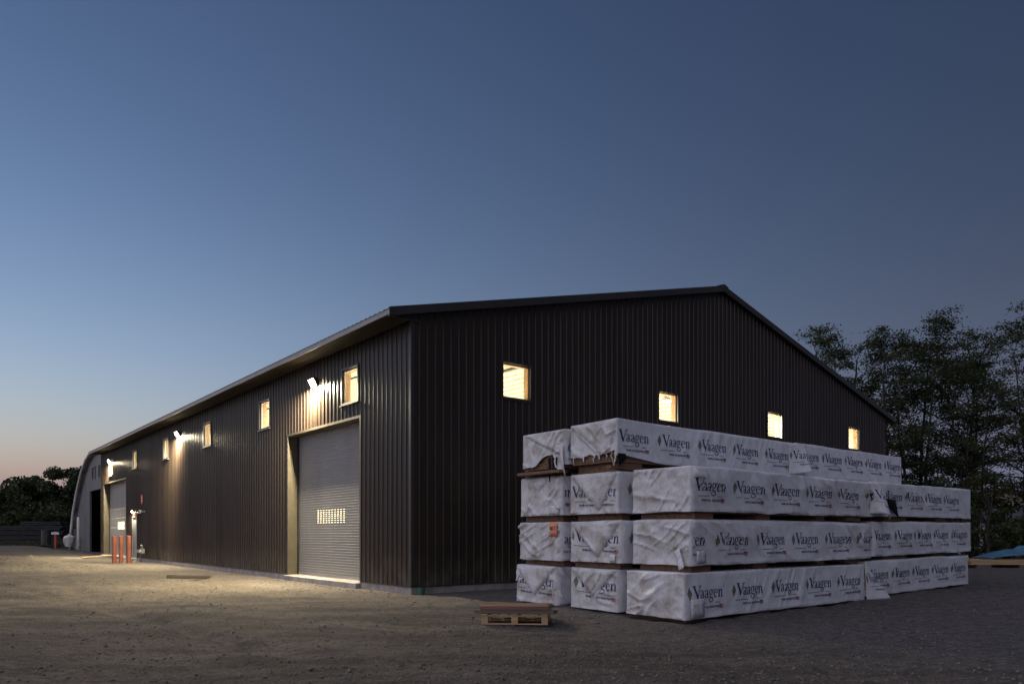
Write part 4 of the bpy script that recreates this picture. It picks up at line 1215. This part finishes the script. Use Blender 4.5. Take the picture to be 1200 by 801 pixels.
# front wall as vertical strips with openings
ops = [(43.6, 47.95, -.5, 4.25), (45.95, 47.2, 5.15, 5.95), (43.75, 44.6, 5.15, 5.95)]
pb = np.array([p[0] for p in prof])[::-1]; pz = np.array([p[1] for p in prof])[::-1]
ztop = lambda b: float(np.interp(b, pb, pz))
hw = MB()
ed = sorted(set(list(pb) + [o for q in ops for o in q[:2]] + list(np.arange(38.5, 55.5, .4))))
for x0, x1 in zip(ed[:-1], ed[1:]):
    for s0, s1 in zspans((x0 + x1) / 2, -.4, 99, ops):
        t0, t1 = (ztop(x0), ztop(x1)) if s1 == 99 else (s1, s1)
        if max(t0, t1) <= s0: continue
        hw.add([(0, x0, s0), (0, x1, s0), (0, x1, t1), (0, x0, t0)], [(0, 1, 2, 3)])
hw.build('front_wall', M['hutfront'], hut, fix=False)
sh = MB(); rim = MB()
for (b0, q0), (b1, q1) in zip(prof[:-1], prof[1:]):
    sh.add([(-.25, b0, q0), (22, b0, q0), (22, b1, q1), (-.25, b1, q1)], [(0, 1, 2, 3)])
sh_o = sh.build('arched_roof', M['galv'], hut, fix=False, smooth=True)
md = sh_o.modifiers.new('thickness', 'SOLIDIFY'); md.thickness = .10
rim.tube([(-.28, b, q) for b, q in prof], .10, 6).build('rim', M['white'], hut, smooth=True)
for q in ops[1:]:
    w = MB().box((.02, q[0], q[2]), (.05, q[1], q[3])).build('window', M['darksteel'], hut)
    ring(MB(), q[0], q[1], q[2], q[3], .06, -.04, .03, lambda u, d, z: (d, u, z)).build('window_frame', M['hutfront'], w)
ring(MB(), ops[0][0], ops[0][1], -.3, 4.25, .14, -.05, .08, lambda u, d, z: (d, u, z)).build('door_frame', M['hutfront'], hut)
MB().box((.35, 43.7, 2.2), (.42, 46.0, 4.2)).build('half_raised_door', M['hutfront'], hut)
MB().box((.2, 38.5, -.42), (21, 55.3, -.36)).build('floor', M['slab'], hut)
MB().box((21.7, 38.5, -.4), (21.8, 55.3, 6.8)).build('back_wall', M['darksteel'], hut)
po = bempty('white_post', .55, 50.2, .35, 'tall white post in front of the arched hut', 'post')
MB().tube([(0, 0, -.2), (0, 0, 2.25), (0, 0, 2.33), (0, 0, 2.37)], [.11, .11, .085, .03], 14).build('post', M['white'], po, smooth=True)
MB().tube([(0, 0, -.1), (0, 0, .12)], .17, 12).build('base', M['concrete'], po)
bagp = W(.3, 53.0, .40)
bgx = empty('white_sack', (bagp[0], bagp[1], bagp[2]), TH, 'bulging white sack sagging at the foot of the arched hut', 'sack')
sk = MB(); nr_, na_ = 10, 18
for i in range(nr_ + 1):
    t = i / nr_
    rad = [.34, .40, .45, .52, .58, .63, .66, .68, .66, .50, .05][i]
    for k in range(na_):
        an = 2 * PI * k / na_; rj = rad * (1 + .7 * nz_(math.cos(an) * 2 + 5, math.sin(an) * 2 + t * 3, 31))
        sk.v.append((rj * math.cos(an) * .6, rj * math.sin(an) * .9, t * .95 + .10 * nz_(an, t, 32)))
for i in range(nr_):
    for k in range(na_):
        a = i * na_ + k; b = i * na_ + (k + 1) % na_
        sk.f.append([a, b, b + na_, a + na_]); sk.m.append(0)
sk.build('sack', M['paper'], bgx, smooth=True)
MB().tube([(0, 0, .9), (.05, .1, 1.0)], [.10, .05], 8).build('tied_neck', M['paper'], bgx, smooth=True)

# ------------------------------------------------------------------ old timber piles at the left edge
stx = empty('survey_stake', (-38.54, 62, .40), .1, 'red stake with a small white board before the dark timber', 'sign')
MB().box((-.07, -.05, -.2), (.07, .05, 1.0)).build('stake', M['redpaint'], stx)
MB().box((-.065, -.045, 1.001), (.065, .045, 1.2)).build('white_tip', M['white'], stx)
MB().box((-.30, -.075, .97), (.30, -.052, 1.16)).build('board', M['white'], stx)
piles = [(-46.6, 68, 9.0, .40, .42, 'lowest long grey timber bundle at the left edge'), (-45.2, 68.2, 7.5, .86, .40, 'second grey timber bundle up at the left edge'),
         (-46.2, 68.1, 9.5, 1.31, .40, 'third grey timber bundle up at the left edge'), (-44.6, 68, 6.2, 1.76, .42, 'fourth grey timber bundle up, nearest the top'),
         (-43.4, 68.1, 3.4, 2.22, .34, 'topmost short grey timber bundle on the old pile'), (-41.6, 67.2, 2.0, .40, .46, 'short grey timber bundle in front of the pile near the hut'),
         (-50.5, 66.6, 4.0, .40, .5, 'grey timber bundle in front at the far left edge'), (-50.6, 66.7, 4.2, .95, .42, 'upper grey timber bundle at the far left edge')]
for k, (x, y, ln, z, hh, lab) in enumerate(piles):
    o = empty('old_timber_bundle', (x, y, z), random.uniform(-.03, .03), lab, 'timber', 'old timber piles at the left')
    nrow = 5
    for j in range(nrow):
        for q in range(2):
            MB().box((-ln / 2 + random.uniform(-.25, .25), -.6 + j * .24, q * hh / 2 + .01), (ln / 2 + random.uniform(-.25, .25), -.6 + j * .24 + .22, (q + 1) * hh / 2 - .015), jit=.015).build('timber', M['greywood'], o, fix=False)
    for xx in (-ln * .35, ln * .3):
        MB().box((xx, -.62, -.05), (xx + .15, .6, .005)).build('bearer', M['greywood'], o, fix=False)
bl = empty('dark_bin', (-40.9, 64.5, .38), .1, 'dark drum standing before the old timber pile', 'drum')
MB().tube([(0, 0, 0), (0, 0, .03), (0, 0, .45), (0, 0, .48), (0, 0, .51), (0, 0, 1.25), (0, 0, 1.28), (0, 0, 1.32)], [.4, .42, .40, .43, .40, .40, .43, .41], 18).build('drum', M['darksteel'], bl, smooth=False)
MB().tube([(0, 0, 1.321), (0, 0, 1.35)], [.36, .34], 18).build('lid', M['darksteel'], bl, smooth=False)
bx_ = empty('pale_crate', (-37.9, 64.8, .38), .2, 'small pale box on the ground beside the old timber', 'box')
MB().box((-.24, -.2, 0), (.24, .2, .34)).build('box', M['paleshed'], bx_, bevel=.02)
MB().box((-.26, -.22, .342), (.26, .22, .40)).build('lid', M['paleshed'], bx_, bevel=.01)

# ------------------------------------------------------------------ house and shed behind the trees at right
hs = empty('beige_house', (36.9, 55, .1), .05, 'pale beige house with gable end half hidden behind the trees', 'house')
hw_, hd = 4.4, 8.0
MB().add([(-hw_, 0, -.5), (hw_, 0, -.5), (hw_, 0, 2.75), (0, 0, 4.75), (-hw_, 0, 2.75), (-hw_, hd, -.5), (hw_, hd, -.5), (hw_, hd, 2.75), (0, hd, 4.75), (-hw_, hd, 2.75)],
         [(0, 1, 2, 3, 4), (9, 8, 7, 6, 5), (1, 6, 7, 2), (5, 0, 4, 9)]).build('wall', M['beigewall'], hs)
MB().add([(-hw_ - .5, -.4, 2.60), (0, -.4, 4.86), (hw_ + .5, -.4, 2.60), (-hw_ - .5, hd + .4, 2.60), (0, hd + .4, 4.86), (hw_ + .5, hd + .4, 2.60), (-hw_ - .5, -.4, 2.46), (0, -.4, 4.72), (hw_ + .5, -.4, 2.46)],
         [(0, 1, 4, 3), (1, 2, 5, 4), (0, 6, 7, 1), (1, 7, 8, 2)]).build('roof', M['beigewall'], hs)
for x in (-2.4, 1.4):
    w = ring(MB(), x, x + 1.0, 1.0, 2.2, .08, -.04, .03, lambda u, d, z: (u, d, z)).build('window', M['white'], hs)
    MB().box((x, -.01, 1.0), (x + 1.0, .02, 2.2)).build('pane', M['darksteel'], w)
sd_ = empty('grey_shed', (35.0, 50, .1), -.05, 'low grey-roofed pale shed below the beige house', 'shed')
MB().box((-2.4, 0, -.4), (3.4, 4, 2.2)).build('wall', M['paleshed'], sd_)
MB().add([(-2.8, -.5, 2.15), (3.8, -.5, 2.15), (3.8, 2, 3.3), (-2.8, 2, 3.3), (3.8, 4.5, 2.15), (-2.8, 4.5, 2.15)], [(0, 1, 2, 3), (3, 2, 4, 5), (0, 3, 5), (1, 4, 2)]).build('roof', M['shingle'], sd_)
MB().box((-1.2, -.03, -.3), (-.2, -.005, 1.9)).build('door', M['greywood'], sd_)

# ------------------------------------------------------------------ trees
def leaf_mesh(name, cen, nrm_up, size, m, rng, asp=.55):
    n = len(cen)
    d = rng.normal(size=(n, 3)); d /= np.linalg.norm(d, axis=1, keepdims=True)
    d[:, 2] *= nrm_up; d /= np.linalg.norm(d, axis=1, keepdims=True)
    e = rng.normal(size=(n, 3)); e -= d * (e * d).sum(1, keepdims=True); e /= np.linalg.norm(e, axis=1, keepdims=True)
    s = size[:, None]
    a, b = d * s, e * s * asp
    V = np.stack([cen - a * .5, cen + b * .5, cen + a * .5, cen - b * .5], 1).reshape(-1, 3)
    F = np.arange(4 * n).reshape(-1, 4)
    return np_mesh(name, V, F, m)
def locust(x, y, z0, Hh, sd, label, stems=1, crown_r=1.7, base=.30, dens=1.0, group='tall trees at the right'):
    rng = np.random.default_rng(sd)
    r = empty('locust_tree', (x, y, z0), 0, label, 'tree', group)
    tr = MB(); cen = []
    def branch(p, d, ln, rad, lev):
        n = 4 if lev else 5
        pts = [p]; q = p.copy(); dd = d.copy()
        for i in range(n):
            dd = dd + rng.normal(0, .20, 3) + np.array([0, 0, .10 if lev == 0 else -.02]); dd /= np.linalg.norm(dd)
            q = q + dd * ln / n; pts.append(q.copy())
            if lev < 2 and i >= 1:
                for _ in range(1 if rng.random() < .85 else 2):
                    a = rng.uniform(0, 2 * PI); o = np.array([math.cos(a), math.sin(a), rng.uniform(-.1, .55)])
                    nd_ = dd * .55 + o * .75; nd_ /= np.linalg.norm(nd_)
                    branch(q, nd_, ln * rng.uniform(.38, .60), rad * .5, lev + 1)
        tr.tube(pts, list(np.linspace(rad, rad * .35, n + 1)), 4 if lev else 5, cap=False)
        if lev >= 1:
            for k in ([-1, -3] if lev == 2 else [-1]):
                nn = int(rng.integers(8, 17) * dens)
                t = rng.normal(size=(nn, 3)) * np.array([.25, .25, .075]) * rng.uniform(.7, 1.3) + pts[k]
                t[:, 2] -= .05 * np.abs(t[:, 0] - pts[k][0])
                cen.append(t)
    for s in range(stems):
        n = 16; q = np.array([rng.normal(0, .25) if stems > 1 else 0, rng.normal(0, .25) if stems > 1 else 0, -.2]); pts = [q.copy()]
        lean = rng.normal(0, .10 if stems > 1 else .04, 2); hs_ = Hh * (1 if s == 0 else rng.uniform(.72, .95))
        for i in range(n):
            w = rng.normal(0, .05, 2)
            q = q + np.array([lean[0] + w[0], lean[1] + w[1], 1.0]) * hs_ / n; pts.append(q.copy())
        rad = np.linspace(.15, .032, n + 1) * (Hh / 13) * (1.15 if stems == 1 else .85)
        tr.tube(pts, list(rad), 7, cap=False)
        for i in range(int(n * base), n + 1):
            t = i / n
            for _ in range((1 if rng.random() < .68 else 2) if t < .95 else 2):
                a = rng.uniform(0, 2 * PI); el = rng.uniform(.15, .8) + .3 * (t > .85)
                d = np.array([math.cos(a) * math.cos(el), math.sin(a) * math.cos(el), math.sin(el)])
                wdt = crown_r * (.45 + .75 * math.sin(PI * min(1, max(.12, (t - base) / (1.08 - base))))) * rng.uniform(.55, 1.15)
                if rng.random() < .88: branch(pts[i], d, wdt, rad[i] * .5 + .006, 0)
    tr.build('trunk', M['bark'], r, fix=False, smooth=True)
    cen = np.concatenate(cen)
    link('crown', leaf_mesh('crown', cen, .45, rng.uniform(.09, .18, len(cen)), M['leaf'], rng), r)
    return len(cen)
LT = [(17.6, 41.5, 11.8, 1, 1.7, 'tree just clearing the right slope of the roof, leftmost of the row'), (19.3, 42.5, 12.6, 2, 2.0, 'rounded tree crown rising behind the roof slope'),
      (21.2, 41.0, 11.5, 1, 1.9, 'slim tree beside the right end of the building'), (23.1, 42.0, 12.0, 2, 1.9, 'open feathery tree right of the building corner'),
      (25.3, 41.0, 12.0, 3, 2.2, 'tall many-stemmed tree above the top right bundle'), (26.6, 43.0, 11.6, 2, 2.0, 'tree with forked trunk between two taller ones'),
      (20.3, 44.5, 11.8, 1, 1.8, 'tree filling the gap behind the roof slope'), (24.2, 44.0, 11.4, 1, 2.0, 'slender tree set back behind the feathery one'),
      (28.7, 41.0, 12.7, 1, 2.4, 'tallest tree at the right edge of the picture'), (30.6, 42.5, 12.7, 2, 2.3, 'tree half cut off by the right picture edge')]
tot = 0
for k, (x, y, hh, st_, cr, lab) in enumerate(LT):
    tot += locust(x, y, .1, hh, 100 + k * 7, lab, st_, cr, .30)
def bush_tree(name, x, y, z0, Hh, rx, sd, label, m, cat='tree', group=None, nl=5200, ls=.24, trunk=True, low=.12):
    rng = np.random.default_rng(sd)
    r = empty(name, (x, y, z0), 0, label, cat, group)
    tr = MB()
    clumps = []
    nc = 46
    for k in range(nc):
        t = rng.uniform(low, 1.0)
        w = rx * (1.02 - .72 * max(0, (t - .45) / .55) ** 1.6) * (.55 + .45 * min(1, t / .3))
        a = rng.uniform(0, 2 * PI); rr_ = w * rng.uniform(.25, 1) ** .6
        clumps.append((rr_ * math.cos(a), rr_ * math.sin(a), t * Hh * .95, rng.uniform(.45, .95) * rx * .34))
    pts = [(0, 0, -.3)] + [(rng.normal(0, .05) * i, rng.normal(0, .05) * i, Hh * .8 * i / 6) for i in range(1, 7)]
    tr.tube(pts, list(np.linspace(.02 * Hh + .05, .03, 7)), 6, cap=False)
    for cx, cy, cz, cr in clumps[:26]:
        s = np.array(pts[min(5, max(1, int(cz / Hh * 5)))])
        e = np.array([cx, cy, cz]); mid_ = (s + e) / 2 + np.array([0, 0, -.15])
        tr.tube([s, mid_, e], [.05, .035, .012], 4, cap=False)
    tr.build('trunk' if cat == 'tree' else 'stems', M['bark'], r, fix=False, smooth=True)
    per_ = nl // nc; cen = []
    for cx, cy, cz, cr in clumps:
        d = rng.normal(size=(per_, 3)); d /= np.linalg.norm(d, axis=1, keepdims=True)
        d *= (rng.random((per_, 1)) ** .45) * cr * np.array([1.15, 1.15, .8])
        cen.append(d + np.array([cx, cy, cz]))
    cen = np.concatenate(cen); cen = cen[cen[:, 2] > .05]
    link('crown' if cat == 'tree' else 'foliage', leaf_mesh('crown', cen, .8, rng.uniform(ls * .6, ls * 1.3, len(cen)), m, rng, .7), r)
LTs = [(-61.0, 82, 7.6, 3.4, 'round dark tree at the far left picture edge'), (-57.0, 79, 7.3, 3.0, 'low dark tree left of the treeline dip'), (-53.3, 81, 7.9, 3.0, 'dark tree above the left end of old timber'),
       (-50.0, 78, 7.5, 2.6, 'dark tree behind the middle of old timber'), (-47.6, 79, 8.9, 2.8, 'bushy dark tree behind the red stake'), (-44.6, 78, 9.0, 2.4, 'pointed dark tree nearest left of the tallest one'),
       (-41.8, 76, 9.5, 2.3, 'tallest dark tree rising beside the arched hut'), (-39.0, 77, 9.0, 2.4, 'dark tree partly hidden by the arched hut'), (-64.5, 78, 8.2, 3.2, 'outermost dark tree cut by the left edge')]
for k, (x, y, hh, rx, lab) in enumerate(LTs):
    bush_tree('dark_tree', x, y, .4, hh * .93, rx * 1.3, 300 + k, lab, M['leafd'], 'tree', 'dark trees behind the old timber', nl=9000, ls=.34)
for k, (x, y, hh, rx, lab) in enumerate([(-59, 75.5, 3.4, 2.6, 'low shrub under the far left trees'), (-54.5, 75, 3.2, 2.4, 'low shrub behind the left timber end'), (-50, 74.5, 3.6, 2.4, 'lighter shrub behind the middle timber'), (-46, 74.5, 4.2, 2.2, 'pale green shrub behind the red stake'), (-42.3, 73.5, 3.8, 2.2, 'shrub between the timber and the hut')]):
    bush_tree('shrub', x, y, .4, hh, rx * 1.35, 340 + k, lab, M['leafd'] if k % 2 else M['leaf'], 'shrub', 'shrubs under the dark trees', nl=4500, ls=.27, low=.0)
for k, (x, y, hh, rx, lab) in enumerate([(19.5, 39.5, 3.2, 1.8, 'undergrowth shrub behind the top right bundle'), (22.3, 38.8, 4.4, 1.9, 'tall undergrowth shrub behind the right bundles'), (24.6, 38.0, 4.6, 1.7, 'leafy shrub at the far right bundle ends'),
                                         (26.6, 37.2, 2.5, 1.6, 'low shrub just right of the bundles'), (28.9, 37.0, 2.4, 1.5, 'low shrub behind the blue tarp'), (31.0, 38.0, 3.4, 1.7, 'shrub at the right picture edge'), (26.0, 44.5, 6.0, 2.4, 'dense dark thicket tree behind the tall stems'), (22.0, 45.0, 6.2, 2.6, 'dense thicket tree behind the building end'), (30.9, 46, 3.6, 1.6, 'thicket tree before the beige house')]):
    bush_tree('shrub', x, y, .1, hh, rx, 380 + k, lab, M['leafd'] if k % 2 else M['leaf'], 'shrub', 'shrubs under the tall trees', nl=3200, ls=.17, low=.0)
# weeds along the foot of the old timber and the hut
rng = np.random.default_rng(9)
n = 2600
wx = rng.uniform(-52, -35.5, n); wy = rng.uniform(63, 66.5, n); wz = ground_z(wx, wy, False)
cen = np.stack([wx, wy, wz + rng.random(n) ** 2 * .35], 1)
tag(link('weeds', leaf_mesh('weeds', cen, 1.6, rng.uniform(.1, .28, n), M['leaf'], rng, .3)), 'thin dark weeds along the foot of the old timber', 'weeds', kind='stuff')
print('leaves', tot)
